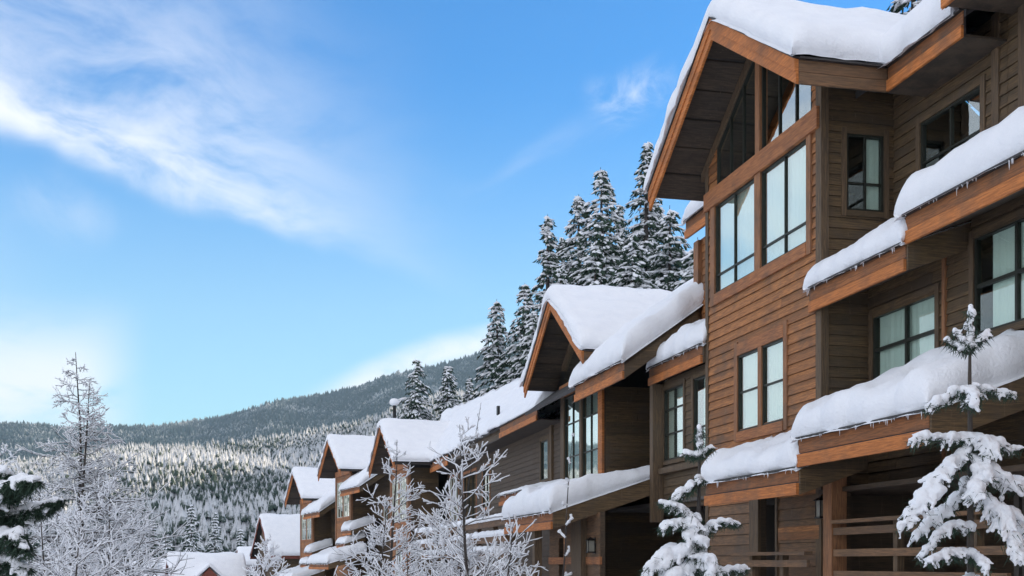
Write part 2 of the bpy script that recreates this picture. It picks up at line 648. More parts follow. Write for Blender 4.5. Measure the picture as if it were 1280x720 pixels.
def window(H, axis, plane, a0, a1, z0, z1, vm=(), hm=(), curtain=True, trim=0.11, poly=None, trim_mat='trim', sash='sash',
           bar=0.035, name="window", halfcurtain=None, label=None, sides='lrtb', glass='glass'):
    """a window (> frame, muntin, pane, curtain) with timber casing boards; vm/hm = positions of upright and level bars"""
    def bx(mb, p0, p1, q0, q1, r0, r1):
        # p = depth from the wall face (negative = proud), q = along, r = height
        if axis == 'y':
            mb.box(plane + p0, plane + p1, q0, q1, r0, r1)
        else:
            mb.box(q0, q1, plane + p0, plane + p1, r0, r1)
    fr = MB()
    fw = 0.045
    bx(fr, -0.02, 0.07, a0, a0 + fw, z0, z1)
    bx(fr, -0.02, 0.07, a1 - fw, a1, z0, z1)
    bx(fr, -0.02, 0.07, a0 + fw, a1 - fw, z0, z0 + fw)
    bx(fr, -0.02, 0.07, a0 + fw, a1 - fw, z1 - fw, z1)
    root = H.part(name, fr, M[sash])
    if label:
        root['label'] = label
    for v in vm:
        mb = MB(); bx(mb, -0.012, 0.05, v - bar / 2, v + bar / 2, z0 + fw, z1 - fw)
        o = obj("muntin", mb, M[sash], root, H.o)
    xs = [a0 + fw] + sorted(vm) + [a1 - fw]
    zs = [z0 + fw] + sorted(hm) + [z1 - fw]
    for hz in hm:
        for i in range(len(xs) - 1):
            mb = MB()
            bx(mb, -0.010, 0.048, xs[i] + (bar / 2 if i else 0), xs[i + 1] - (bar / 2 if i < len(xs) - 2 else 0), hz - bar / 2, hz + bar / 2)
            obj("muntin", mb, M[sash], root, H.o)
    for i in range(len(xs) - 1):
        for j in range(len(zs) - 1):
            mb = MB()
            e = 0.004
            q0, q1, r0, r1 = xs[i] + e, xs[i + 1] - e, zs[j] + e, zs[j + 1] - e
            bx(mb, 0.018, 0.024, q0, q1, r0, r1)
            obj("pane", mb, M[glass], root, H.o)
    if curtain:
        mb = MB()
        c1 = halfcurtain if halfcurtain else (a0 + 0.03, a1 - 0.03)
        n = max(4, int((c1[1] - c1[0]) / 0.05))
        vs, fs = [], []
        for i in range(n + 1):
            q = c1[0] + (c1[1] - c1[0]) * i / n
            d = 0.085 + 0.016 * math.sin(i * 1.9) + 0.008 * math.sin(i * 0.7 + z0)
            for zz in (z0 + 0.02, z1 - 0.01):
                vs.append((plane + d, q, zz) if axis == 'y' else (q, plane + d, zz))
        for i in range(n):
            fs.append((2 * i, 2 * i + 2, 2 * i + 3, 2 * i + 1))
        mb.add(vs, fs)
        obj("curtain", mb, M['curtain'], root, H.o, smooth=True)
    if trim:
        tw = trim
        if 'l' in sides:
            mb = MB(); bx(mb, -0.048, 0.0, a1, a1 + tw, z0 - tw, z1 + tw); H.part("window_casing", mb, M[trim_mat])
        if 'r' in sides:
            mb = MB(); bx(mb, -0.048, 0.0, a0 - tw, a0, z0 - tw, z1 + tw); H.part("window_casing", mb, M[trim_mat])
        if 't' in sides:
            mb = MB(); bx(mb, -0.045, 0.0, a0, a1, z1, z1 + tw); H.part("window_casing", mb, M['beam' if trim_mat == 'trim' else 'sideshade'])
        if 'b' in sides:
            mb = MB(); bx(mb, -0.058, 0.0, a0, a1, z0 - tw, z0); H.part("window_sill", mb, M['beam' if trim_mat == 'trim' else 'sideshade'])
    return root


def fascia(H, axis, plane, a0, a1, z0, z1, split=0.52, thick=0.05, out=-1, mat_='fascia'):
    """two-board fascia: the lower board stands proud of the upper; a dark drip edge caps it"""
    zs = z0 + (z1 - z0) * (1 - split)
    def bx(p0, p1, r0, r1, q0=a0, q1=a1):
        mb = MB()
        if axis == 'y': mb.box(plane + p0, plane + p1, q0, q1, r0, r1)
        else: mb.box(q0, q1, plane + p0, plane + p1, r0, r1)
        return mb
    H.part("fascia_board", bx(-thick, 0.0, z0, zs - 0.012), M[mat_])
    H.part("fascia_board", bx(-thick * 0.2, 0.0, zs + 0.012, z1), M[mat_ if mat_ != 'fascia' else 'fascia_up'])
    H.part("fascia_backing", bx(0.002, 0.04, z0 + 0.01, z1 - 0.01), M['drip'])
    H.part("drip_edge", bx(-thick * 1.6, 0.02, z1 + 0.001, z1 + 0.035), M['drip'])


def slab(H, name, quad, thick, material, parent=None):
    """roof plane: quad of (t, s, z) points of its top, counter-clockwise from above"""
    mb = MB()
    mb.hexa([(a, b_, c - thick) for a, b_, c in quad], quad)
    return H.part(name, mb, M[material], parent)


def snow_sheet(H, zb, x0, x1, y0, y1, Hs=0.45, r=0.28, over=0.08, n=(26, 30), seed=0, round_=(1, 1, 1, 1), rough=1.0, name="roof_snow", parent=None, edge=0.085, taper=0.0):
    """a cushion of snow over the roof surface zb(x, y); round_ = which of the edges x0, x1, y0, y1 swell out"""
    def axis_samples(a, b, ra, rb, cnt):
        th = [-50, -25, 0, 18, 36, 54, 72, 90]
        ss = []
        k0 = math.sin(R(50))
        ra_, rb_ = (r, r)
        left = [(a - over + ra_ * (1 - math.cos(R(q))), (math.sin(R(q)) + k0) / (1 + k0)) for q in th] if ra else [(a, 1.0)]
        right = [(b + over - rb_ * (1 - math.cos(R(q))), (math.sin(R(q)) + k0) / (1 + k0)) for q in reversed(th)] if rb else [(b, 1.0)]
        p, q = left[-1][0], right[0][0]
        mid = [(p + (q - p) * i / cnt, 1.0) for i in range(1, cnt)]
        return left + mid + right
    X = axis_samples(x0, x1, round_[0], round_[1], n[0])
    Y = axis_samples(y0, y1, round_[2], round_[3], n[1])
    vs, nb = [], len(X) * len(Y)
    bot = []
    cx, cy = (x0 + x1) / 2, (y0 + y1) / 2
    for i, (x, fx) in enumerate(X):
        for j, (y, fy) in enumerate(Y):
            nz = fbm(x + seed * 7.3, y - seed * 3.1, seed, 0.9, 3)
            nf = fbm(x + seed * 2.3, y + seed * 5.1, seed, 4.0, 2)
            e = edge * (fbm(y * 1.0, seed * 3.0, x * .3, 1.7, 3))
            e2 = edge * (fbm(x * 1.0, seed * 5.0, y * .3, 1.7, 3))
            xx, yy = x, y
            if round_[0] and i < 8: xx += e
            if round_[1] and i >= len(X) - 8: xx += e
            if round_[2] and j < 8: yy += e2
            if round_[3] and j >= len(Y) - 8: yy += e2
            f = fx * fy * (1 - taper * min(1, max(0, (x - x0) / (x1 - x0))))
            hh = Hs * f * (1 + 0.30 * rough * nz * min(fx, fy)) + 0.032 * rough * nf * f
            zz = zb(min(max(xx, x0), x1), min(max(yy, y0), y1))
            sag = 0.0
            for q, lim, rr in ((x, x0, round_[0]), (-x, -x1, round_[1]), (y, y0, round_[2]), (-y, -y1, round_[3])):
                if rr and q < lim:
                    sag += (lim - q) * 0.5
            vs.append((xx, yy, zz + 0.035 + hh - sag))
            bot.append((xx, yy, zz + 0.034 - sag * 1.0))
    ny = len(Y)
    fs = []
    for i in range(len(X) - 1):
        for j in range(ny - 1):
            a = i * ny + j
            fs.append((a, a + ny, a + ny + 1, a + 1))
            fs.append((nb + a, nb + a + 1, nb + a + ny + 1, nb + a + ny))
    for i in range(len(X) - 1):
        a, b_ = i * ny, (i + 1) * ny
        fs.append((nb + a, nb + b_, b_, a))
        a, b_ = a + ny - 1, b_ + ny - 1
        fs.append((a, b_, nb + b_, nb + a))
    for j in range(ny - 1):
        fs.append((j, j + 1, nb + j + 1, nb + j))
        a = (len(X) - 1) * ny + j
        fs.append((nb + a, nb + a + 1, a + 1, a))
    mb = MB(); mb.add(vs + bot, fs)
    return H.part(name, mb, M['snow'], parent, smooth=True)


def icicles(H, axis, plane, a0, a1, z, n, seed, parent=None, lmax=0.16):
    rnd = random.Random(seed)
    mb = MB()
    for i in range(n):
        a = rnd.uniform(a0, a1)
        L = rnd.uniform(0.02, lmax) * rnd.random()
        q = 0.008 + 0.01 * rnd.random()
        p = (plane, a) if axis == 'y' else (a, plane)
        mb.tube([(p[0], p[1], z), (p[0], p[1], z - L)], [q, 0.001], 4)
    o = H.part("icicles", mb, M['snow'], parent)
    o['kind'] = 'stuff'
    return o


def gable(H, t0, t1, sc_, halfr, halfl, zapex, zeave, fas=0.38, thick=0.10, soffit_t=None, panels=6, single=True, snow=0.46, seed=1):
    """gable roof whose ridge runs along t from the rake plane t0 back to t1.
    sc_ = s of the ridge, halfr/halfl = to the near / far eave; zapex and zeave = tops of the roof slab"""
    sr, sl = sc_ - halfr, sc_ + halfl
    ob = slab(H, "roof", [(t0, sr, zeave), (t1, sr, zeave), (t1, sc_, zapex), (t0, sc_, zapex)], thick, 'felt')
    slab(H, "roof", [(t0, sc_, zapex), (t1, sc_, zapex), (t1, sl, zeave), (t0, sl, zeave)], thick, 'felt')
    # rake boards: two layers, the outer one proud
    for (sa, za, sb, zb_) in ((sr, zeave, sc_ - 0.002, zapex), (sc_ + 0.002, zapex, sl, zeave)):
        mb = MB()
        mb.prism([(t0 - 0.05, sa, za - fas), (t0 - 0.05, sa, za - 0.01), (t0 - 0.05, sb, zb_ - 0.01), (t0 - 0.05, sb, zb_ - fas)], (0.05, 0, 0))
        H.part("rake_board", mb, M['fascia'])
        mb = MB()
        mb.prism([(t0 - 0.075, sa, za - fas * 0.52), (t0 - 0.075, sa, za + 0.0), (t0 - 0.075, sb, zb_ + 0.0), (t0 - 0.075, sb, zb_ - fas * 0.52)], (0.024, 0, 0))
        H.part("rake_board", mb, M['fascia'])
        mb = MB()
        mb.prism([(t0 - 0.10, sa, za + 0.002), (t0 - 0.10, sa, za + 0.03), (t0 - 0.10, sb, zb_ + 0.03), (t0 - 0.10, sb, zb_ + 0.002)], (0.14, 0, 0))
        H.part("drip_edge", mb, M['drip'])
    # soffit panels under the overhang
    ts = soffit_t or t1
    for side in (0, 1):
        sa, sb = (sr + 0.05, sc_) if side == 0 else (sl - 0.05, sc_)
        za, zb_ = zeave - thick - 0.01, zapex - thick - 0.01
        sm = MB()
        for i in range(panels):
            f0, f1 = i / panels + 0.006, (i + 1) / panels - 0.006
            q = MB() if single else sm
            p = [(sa + (sb - sa) * f, za + (zb_ - za) * f + (0.012 if i % 2 else 0.0)) for f in (f0, f1)]
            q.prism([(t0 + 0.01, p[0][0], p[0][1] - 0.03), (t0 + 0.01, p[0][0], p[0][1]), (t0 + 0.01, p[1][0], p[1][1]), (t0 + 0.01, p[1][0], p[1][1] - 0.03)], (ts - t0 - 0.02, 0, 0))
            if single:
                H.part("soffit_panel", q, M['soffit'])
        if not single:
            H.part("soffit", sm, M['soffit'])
    k = 0.06
    def zs(x, y):
        d = (sc_ - y) / halfr if y < sc_ else (y - sc_) / halfl
        sl_ = zapex - zeave
        # rounded crest
        d = math.sqrt(d * d + k * k) - k * 0.4
        return zapex - sl_ * min(d, 1.02)
    if snow:
        snow_sheet(H, zs, t0 - 0.05, t1, sr, sl, snow, 0.30, 0.10, (22, 40), seed, (1, 0, 1, 1), rough=0.5)
    return zs


def wallx_trim(H, axis, plane, a0, a1, z0, z1, material='post', proud=0.05, name="corner_board"):
    mb = MB()
    if axis == 'y': mb.box(plane - proud, plane + 0.01, a0, a1, z0, z1)
    else: mb.box(a0, a1, plane - proud, plane + 0.01, z0, z1)
    return H.part(name, mb, M[material])


def lantern(loc, rz, label):
    """black wall lantern: back plate, cage, cap, glass"""
    r_ = empty("wall_lantern", loc, rz)
    tag(r_, label, "lantern")
    mb = MB().box(-0.02, 0, -0.07, 0.07, -0.2, 0.2); obj("back_plate", mb, M['black'], r_)
    mb = MB()
    for a in (-0.09, 0.078):
        for b_ in (-0.20, -0.032):
            mb.box(b_, b_ + 0.012, a, a + 0.012, -0.15, 0.13)
    mb.box(-0.21, -0.02, -0.1, 0.1, -0.18, -0.15)
    obj("cage", mb, M['black'], r_)
    mb = MB(); mb.add([(-0.23, -0.12, 0.13), (-0.01, -0.12, 0.13), (-0.01, 0.12, 0.13), (-0.23, 0.12, 0.13), (-0.12, 0, 0.22)],
                      [(3, 2, 1, 0), (0, 1, 4), (1, 2, 4), (2, 3, 4), (3, 0, 4)])
    obj("cap", mb, M['black'], r_)
    mb = MB().box(-0.185, -0.035, -0.072, 0.072, -0.148, 0.128); obj("glass", mb, M['lamp_glass'], r_)
    return r_


def to_world(t, s, z):
    return (CR * t - SR * s, SR * t + CR * s, z)


# ------------------------------------------------------------------ terrain
def mid_crest(az):
    """height (tan of elevation) of the near forested hill's crest, by azimuth in tan"""
    return np.interp(az, [-1.2, -0.44, -0.31, -0.23, -0.15, -0.10, 0.0, 0.12, 0.3, 1.0], [0.055, 0.070, 0.080, 0.090, 0.105, 0.117, 0.130, 0.110, 0.02, 0.0])


def far_crest(az):
    return np.interp(az, [-1.5, -0.60, -0.44, -0.37, -0.30, -0.25, -0.163, -0.11, -0.02, 0.05, 0.3, 0.5, 1.0],
                     [0.06, 0.090, 0.098, 0.099, 0.101, 0.111, 0.131, 0.144, 0.169, 0.186, 0.19, 0.12, 0.08])


def smooth(x, a, b):
    q = np.clip((x - a) / (b - a), 0, 1)
    return q * q * (3 - 2 * q)


def ground_z(X, Y):
    X = np.asarray(X, dtype=float); Y = np.asarray(Y, dtype=float)
    r = np.hypot(X, Y)
    fr = np.where(Y > 1e-3, 1.0, 0.0)
    az = np.where(Y > 1e-3, X / np.maximum(Y, 1e-3), np.sign(X) * 9)
    t = CR * X + SR * Y
    s = -SR * X + CR * Y
    # the street and the valley floor beyond it
    z = -1.7 - 0.016 * np.clip(r, 0, 90) - 3.0 * smooth(r, 80, 170)
    und = 0.25 * np.sin(X * 0.11 + 1) * np.sin(Y * 0.07) * smooth(r, 30, 80)
    # low bank under the front gardens
    z = z + und
    # unseen wooded bank behind the houses, added and shaped to block the low sun
    added_bank = smooth(t, 20, 60) * 7 + np.clip(t - 45, 0, 215) * 0.47
    added_bank *= (1 - smooth(s, 340, 560)) * smooth(s, -220, -120)
    z = z + added_bank
    m1 = mid_crest(az) * 900 + 5
    m1 = m1 * smooth(r, 210, 900) ** 0.85 * fr
    m1 *= (1 - 0.45 * smooth(r, 950, 1500))
    w1 = 0.9 + 0.10 * np.sin(az * 23 + r * 0.004) * smooth(r, 200, 500)
    z = z + m1 * np.where(r < 800, w1, 0.9 + (w1 - 0.9) * (1 - smooth(r, 700, 880)) + 0.1 * smooth(r, 800, 900))
    f1 = far_crest(az) * 3000 + 8
    f1 = (f1 - mid_crest(az) * 500) * smooth(r, 1450, 3000) * fr
    f1 *= (1 - 0.5 * smooth(r, 3050, 5200))
    gul = 1 + 0.035 * np.sin(az * 61 + 1.3) * smooth(r, 1500, 2300) * (1 - smooth(r, 2500, 2980))
    z = z + f1 * gul
    # high mountain added out of view on the right to shade the far ridge
    z = z + 780 * np.exp(-(((X - 2500) / 800) ** 2 + ((Y - 3900) / 900) ** 2))
    return z


azs = np.concatenate([np.linspace(-math.pi * 0.999, -R(36), 60, endpoint=False), np.linspace(-R(36), R(36), 260, endpoint=False), np.linspace(R(36), math.pi * 0.999, 60)])
rs = np.concatenate([np.linspace(0.0, 60, 30, endpoint=False), np.geomspace(60, 9000, 190)])
AZ, RR = np.meshgrid(azs, rs)
GX, GY = RR * np.sin(AZ), RR * np.cos(AZ)
GZ = ground_z(GX, GY)
rgh = np.sin(GX * 0.021 + 2) * np.sin(GY * 0.017) + 0.5 * np.sin(GX * 0.05) * np.sin(GY * 0.043 + 1)
GZ = GZ + rgh * smooth(RR, 150, 1200) * 2.2 + 7 * rgh * smooth(RR, 1200, 2600)
V = np.stack([GX, GY, GZ], -1).reshape(-1, 3)
na, nr = len(azs), len(rs)
I, J = np.meshgrid(np.arange(nr - 1), np.arange(na), indexing='ij')
J2 = (J + 1) % na
F = np.stack([I * na + J, (I + 1) * na + J, (I + 1) * na + J2, I * na + J2], -1).reshape(-1, 4)[:, ::-1]
tag(np_obj("ground", V, F, M['ground'], smooth=True), kind='structure')


def scatter_forest(name, label, n, r0, r1, a0, a1, hmin, hmax, tiers, sides, material, seed, power=1.0, gaps=0.35, wide_=1.0):
    rg = np.random.default_rng(seed)
    az = rg.uniform(a0, a1, n)
    r = (r0 ** power + rg.random(n) * (r1 ** power - r0 ** power)) ** (1 / power)
    X, Y = r * np.sin(az), r * np.cos(az)
    # clearings
    cl_ = np.sin(X * 0.013 + Y * 0.009) + np.sin(X * 0.031 - Y * 0.017 + 2) * 0.7 + rg.normal(0, 0.5, n)
    keep = cl_ > -1.5 + gaps
    X, Y, r = X[keep], Y[keep], r[keep]
    n = len(X)
    Z = ground_z(X, Y) - 0.5
    stand = 0.5 + 0.5 * np.sin(X * 0.023 + 1.7 * np.sin(Y * 0.011)) * np.sin(Y * 0.019 + X * 0.007)
    Hh = rg.uniform(hmin, hmax, n) * (0.55 + 0.5 * rg.random(n) + 0.45 * stand)
    W = Hh * rg.uniform(0.13, 0.20, n) * wide_
    Vs, Fs = [], []
    per = 0
    for k in range(tiers):
        f0 = k / tiers * 0.86
        f1 = min(1.0, f0 + 1.35 / tiers)
        rad = W * (1 - f0) ** 0.9
        ang = rg.uniform(0, 6.28, n)
        ring = []
        for j in range(sides):
            a = ang + 2 * math.pi * j / sides
            rr = rad * rg.uniform(0.7, 1.25, n)
            ring.append(np.stack([X + rr * np.cos(a), Y + rr * np.sin(a), Z + Hh * (f0 + rg.uniform(-0.03, 0.03, n) + 0.03)], -1))
        ring.append(np.stack([X + rg.normal(0, .02, n) * Hh, Y, Z + Hh * f1], -1))
        Vs.append(np.stack(ring, 1))          # n, sides+1, 3
    Vall = np.concatenate(Vs, 1)              # n, tiers*(sides+1), 3
    m_ = tiers * (sides + 1)
    fl = []
    for k in range(tiers):
        b0 = k * (sides + 1)
        for j in range(sides):
            fl.append((b0 + j, b0 + (j + 1) % sides, b0 + sides))
    fl = np.array(fl)
    Fall = (np.arange(n)[:, None, None] * m_ + fl[None]).reshape(-1, 3)
    o = np_obj(name, Vall.reshape(-1, 3), Fall, material)
    tag(o, label, "forest", None, 'stuff')
    return o


scatter_forest("forest", "snow dusted forest covering the sunlit hillside beyond the valley houses", 20000, 230, 560, R(-34), R(12), 8, 14, 5, 5, M['forest'], 3, 1.6)
scatter_forest("forest", "dense sunlit treetops along the upper part and crest of the nearer hill", 44000, 480, 1150, R(-34), R(16), 6, 11, 3, 4, M['forest'], 4, 1.3)
scatter_forest("forest", "bluish forest on the far mountain ridge in shade under the sky", 60000, 1450, 3130, R(-30), R(12), 9, 19, 2, 4, M['far_forest'], 5, 1.3, 0.0, 2.1)

# ------------------------------------------------------------------ house A: the tall one with the tower
A = House("townhouse", (10.0, 21.6, -2.2))
tag(A.root, "tall nearest brown cedar townhouse with big gabled window bay and snow on every roof", "townhouse", "cedar townhouses in the row")
aS0, aS1, aC = 19.07, 24.30, 21.58
ZA, ZE = 10.66, 8.36
def a_top(s):
    return ZA - 0.14 - (ZA - ZE) * abs(s - aC) / 3.6
big_l = (21.76, 23.80, 5.79, 7.70)
big_r = (19.55, 21.50, 5.79, 7.70)
sm_w = (20.50, 22.62, 2.68, 4.26)
slot = (20.82, 21.58, -2.2, 1.62)
wall(A, 'y', 10.0, aS0, aS1, 1.22, 5.60, [(sm_w[0], sm_w[1], sm_w[2], sm_w[3]), slot])
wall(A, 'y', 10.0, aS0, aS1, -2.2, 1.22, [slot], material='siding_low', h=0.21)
wall(A, 'y', 10.0, aS0, 19.55, 5.60, 8.10)
wall(A, 'y', 10.0, 23.80, aS1, 5.60, 8.10)
window(A, 'y', 10.0, *big_l, vm=(22.83,), hm=(6.19,), trim=0, label="left half of the tower's big window")
window(A, 'y', 10.0, *big_r, vm=(20.50,), hm=(6.19,), trim=0, label="right half of the tower's big window")
for a, b_, z0, z1, m_ in ((21.50, 21.76, 5.79, 7.70, 'trim'), (19.38, 19.55, 5.56, 7.70, 'trim'), (23.80, 24.02, 5.56, 7.70, 'trim')):
    wallx_trim(A, 'y', 10.0, a, b_, z0, z1, m_, 0.06, "window_casing")
mb = MB().box(9.93, 10.01, 19.55, 23.80, 5.56, 5.79); A.part("window_sill", mb, M['beam'])
mb = MB().box(9.90, 10.06, 19.07, 24.30, 7.70, 8.08); A.part("cross_beam", mb, M['beam'])
# gable glazing above the beam
gz = 8.08
def tri_window(s0, s1, bars, label, curtain=False):
    zt = lambda s: a_top(s) - 0.20
    w_ = MB()
    rr = [(s0, gz), (s1, gz), (s1, zt(s1)), (s0, zt(s0))]
    # frame: four sticks
    fw = 0.05
    for (p, q) in ((0, 1), (1, 2), (2, 3), (3, 0)):
        (sa, za), (sb, zb_) = rr[p], rr[q]
        cx_, cz_ = (s0 + s1) / 2, (gz + max(zt(s0), zt(s1))) / 2.03
        d = Vector((sb - sa, zb_ - za))
        if d.length < 0.02: continue
        nrm = Vector((-d.y, d.x)).normalized() * fw
        w_.prism([(9.985, sa, za), (9.985, sb, zb_), (9.985, sb + nrm.x, zb_ + nrm.y), (9.985, sa + nrm.x, za + nrm.y)], (0.08, 0, 0))
    root = A.part("window", w_, M['sash']); root['label'] = label
    xs = [s0] + list(bars) + [s1]
    for v in bars:
        mb = MB().box(9.99, 10.05, v - 0.02, v + 0.02, gz + 0.05, zt(v) - 0.05); obj("muntin", mb, M['sash'], root, A.o)
    for i in range(len(xs) - 1):
        a, b_ = xs[i] + 0.022, xs[i + 1] - 0.022
        mb = MB(); mb.prism([(10.02, a, gz + .03), (10.02, b_, gz + .03), (10.02, b_, zt(b_) - .01), (10.02, a, zt(a) - .01)], (0.006, 0, 0))
        obj("pane", mb, M['glass'], root, A.o)
tri_window(19.40, 21.50, (20.05, 20.75), "upper gable window right of the king post")
tri_window(21.70, 23.75, (22.4, 23.05), "dark upper gable window left of the king post")
wallx_trim(A, 'y', 10.0, 21.50, 21.70, 8.08, 10.35, 'trim', 0.07, "king_post")
wall(A, 'y', 10.0, aS0, 19.40, 8.10, 9.2, top=a_top, core=True)
wall(A, 'y', 10.0, 23.75, aS1, 8.10, 9.2, top=a_top, core=True)
for (sa, sb) in ((aS0 - 0.2, aC), (aS1 + 0.2, aC)):
    mb = MB(); za, zb_ = a_top(sa), a_top(sb)
    mb.prism([(9.93, sa, za - .22), (9.93, sa, za), (9.93, sb, zb_), (9.93, sb, zb_ - .22)], (0.1, 0, 0)); A.part("rafter_trim", mb, M['post'])
# small window pair
window(A, 'y', 10.0, 21.62, sm_w[1], sm_w[2], sm_w[3], hm=(3.49,), trim=0, label="left half of the small window below the sill")
window(A, 'y', 10.0, sm_w[0], 21.46, sm_w[2], sm_w[3], hm=(3.47,), trim=0, label="right half of the small window below the sill")
for a, b_, z0, z1 in ((21.46, 21.62, 2.68, 4.26), (20.35, 20.50, 2.50, 4.55), (22.62, 22.78, 2.50, 4.55)):
    wallx_trim(A, 'y', 10.0, a, b_, z0, z1, 'trim', 0.05, "window_casing")
mb = MB().box(9.945, 10.01, 20.50, 22.62, 4.26, 4.50); A.part("window_casing", mb, M['beam'])
mb = MB().box(9.93, 10.01, 20.50, 22.62, 2.48, 2.68); A.part("window_sill", mb, M['beam'])
# tower corners
wallx_trim(A, 'y', 10.0, aS0 - 0.03, aS0 + 0.14, -2.2, 8.9, 'post', 0.045)
wallx_trim(A, 'y', 10.0, aS1 - 0.12, aS1 + 0.03, -2.2, 8.9, 'post', 0.045)
mb = MB().box(9.952, 10.10, aS0 - 0.075, aS0 - 0.031, -2.2, 8.5); A.part("corner_board", mb, M['post'])
# tower side wall that looks toward the camera
sidew = (10.45, 11.18, 6.25, 7.62)
wall(A, 'x', aS0 - 0.03, 10.10, 11.45, 4.6, 8.4, [sidew], material='sideshade')
wall(A, 'x', aS0 - 0.03, 10.10, 11.0, 1.4, 4.6, [], material='sideshade')
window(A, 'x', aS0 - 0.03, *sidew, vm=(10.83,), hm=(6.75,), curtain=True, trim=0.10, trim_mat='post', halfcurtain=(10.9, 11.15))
# tower far side (seen from nowhere but closes the volume)
wall(A, 'x', aS1 + 0.05, 10.1, 13.6, 1.4, 8.4, [], material='sideshade', single=False)
# recessed upper wall
uw = (16.45, 18.15, 6.05, 7.55)
wall(A, 'y', 11.40, 15.8, aS0 - 0.05, 4.9, 8.5, [uw], material='sideshade')
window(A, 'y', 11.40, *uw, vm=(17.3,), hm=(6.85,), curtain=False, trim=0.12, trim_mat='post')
mb = MB().box(11.35, 11.41, 15.98, 16.16, 4.9, 8.5); A.part("corner_board", mb, M['post'])
# middle recessed wall
mw = (16.92, 18.85, 3.12, 4.36)
wall(A, 'y', 10.90, 16.0, aS0 - 0.05, 1.4, 4.9, [mw], material='sideshade')
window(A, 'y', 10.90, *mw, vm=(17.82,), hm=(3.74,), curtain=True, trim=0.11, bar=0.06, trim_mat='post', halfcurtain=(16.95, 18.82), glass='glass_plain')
mb = MB().box(10.84, 10.90, 16.62, 16.70, 1.4, 4.9); A.part("corner_board", mb, M['trim'])
# main roof: eave, slope, far wing
def a_main(x, y): return 8.36 + 0.70 * (x - 10.63)
slab(A, "roof", [(10.63, 15.75, 8.36), (17.2, 15.75, a_main(17.2, 0)), (17.2, 27.2, a_main(17.2, 0)), (10.63, 27.2, 8.36)], 0.12, 'felt')
slab(A, "roof", [(17.2, 15.75, a_main(17.2, 0)), (23.8, 15.75, 8.36), (23.8, 27.2, 8.36), (17.2, 27.2, a_main(17.2, 0))], 0.12, 'felt')
fascia(A, 'y', 10.63, 15.80, 17.93, 7.94, 8.34)
fascia(A, 'y', 10.63, 25.15, 27.2, 7.94, 8.34)
snow_sheet(A, a_main, 10.58, 17.2, 15.95, 18.3, 0.62, 0.32, 0.10, (26, 16), 5, (1, 0, 0, 0))
snow_sheet(A, a_main, 10.58, 17.2, 24.8, 27.15, 0.5, 0.32, 0.10, (26, 16), 6, (1, 0, 0, 1))
wall(A, 'y', 11.0, 24.3, 27.3, 4.6, 7.95, [], single=False, material='siding')
wallx_trim(A, 'y', 11.0, 27.05, 27.35, 1.4, 7.9, 'trim', 0.12)
# end walls and back
mb = MB()
mb.prism([(11.4, 27.1, -2.2), (23.2, 27.1, -2.2), (23.2, 27.1, 8.3), (17.2, 27.1, 12.7), (11.4, 27.1, 8.7)], (0, 0.12, 0))
mb.prism([(11.6, 15.95, -2.2), (23.2, 15.95, -2.2), (23.2, 15.95, 8.3), (17.2, 15.95, 12.7), (11.6, 15.95, 8.7)], (0, -0.12, 0))
mb.box(23.1, 23.25, 16, 27.1, -2.2, 8.3)
mb.box(13.8, 13.95, 15.95, 27.1, -2.2, 8.4)
for zf in (1.42, 4.62):
    mb.box(10.14, 23.1, 19.2, 24.2, zf - 0.08, zf + 0.08)
    mb.box(11.6, 23.1, 16.0, 19.2, zf - 0.08, zf + 0.08)
A.part("inner_wall", mb, M['room'])
# soffit under the main eave
mb = MB()
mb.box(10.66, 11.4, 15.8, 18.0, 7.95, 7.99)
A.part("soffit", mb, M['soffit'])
zsA = gable(A, 9.0, 14.0, aC, 3.62, 3.60, ZA, ZE, 0.42, 0.12, 11.4, 6, True, 0.50, 2)
fascia(A, 'x', aC - 3.62, 9.001, 10.62, 7.94, 8.34, mat_='siding_low')  # same cedar as the front fascia, its shaded side darkened by colour
# shed roof over the middle recess (right of the tower) and its snow
def shed(H, t0, t1, s0, s1, z0, z1, rise, seed, hs=0.45, rnd=(1, 0, 1, 1), rough=1.0, n=(14, 30), end=True, edge=0.085, over=0.08, taper=0.0):
    """lean-to roof: eave at t0 with its fascia between z0 and z1, climbing to t1"""
    f = lambda x, y: z1 + rise * (x - t0) + 0.0
    slab(H, "roof", [(t0, s0, z1), (t1, s0, f(t1, 0)), (t1, s1, f(t1, 0)), (t0, s1, z1)], 0.09, 'felt')
    fascia(H, 'y', t0, s0, s1, z0, z1)
    if end:
        for sv, d in ((s0, -0.05), (s1, 0.05)):
            mb = MB(); mb.prism([(t0, sv, z0), (t1, sv, z0 + rise * (t1 - t0)), (t1, sv, f(t1, 0)), (t0, sv, z1)], (0, d, 0))
            H.part("rake_board", mb, M['sideshade'])  # end boards carry their shade as a darker colour
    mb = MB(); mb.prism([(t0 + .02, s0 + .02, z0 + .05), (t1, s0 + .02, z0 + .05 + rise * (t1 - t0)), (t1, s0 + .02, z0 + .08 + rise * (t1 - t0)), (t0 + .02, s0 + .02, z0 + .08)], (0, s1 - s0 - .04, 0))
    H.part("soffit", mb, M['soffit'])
    if hs:
        snow_sheet(H, f, t0 - 0.04, t1 - 0.01, s0, s1, hs, 0.26, over, n, seed, rnd, rough, edge=edge, taper=taper)
    icicles(H, 'y', t0 - 0.07, s0, s1, z1 + 0.01, int((s1 - s0) * 9), seed)
shed(A, 9.88, 11.40, 16.15, 19.25, 4.45, 4.86, 0.36, 11, 0.42)
shed(A, 9.90, 11.00, 24.35, 27.80, 4.40, 4.80, 0.36, 12, 0.50)
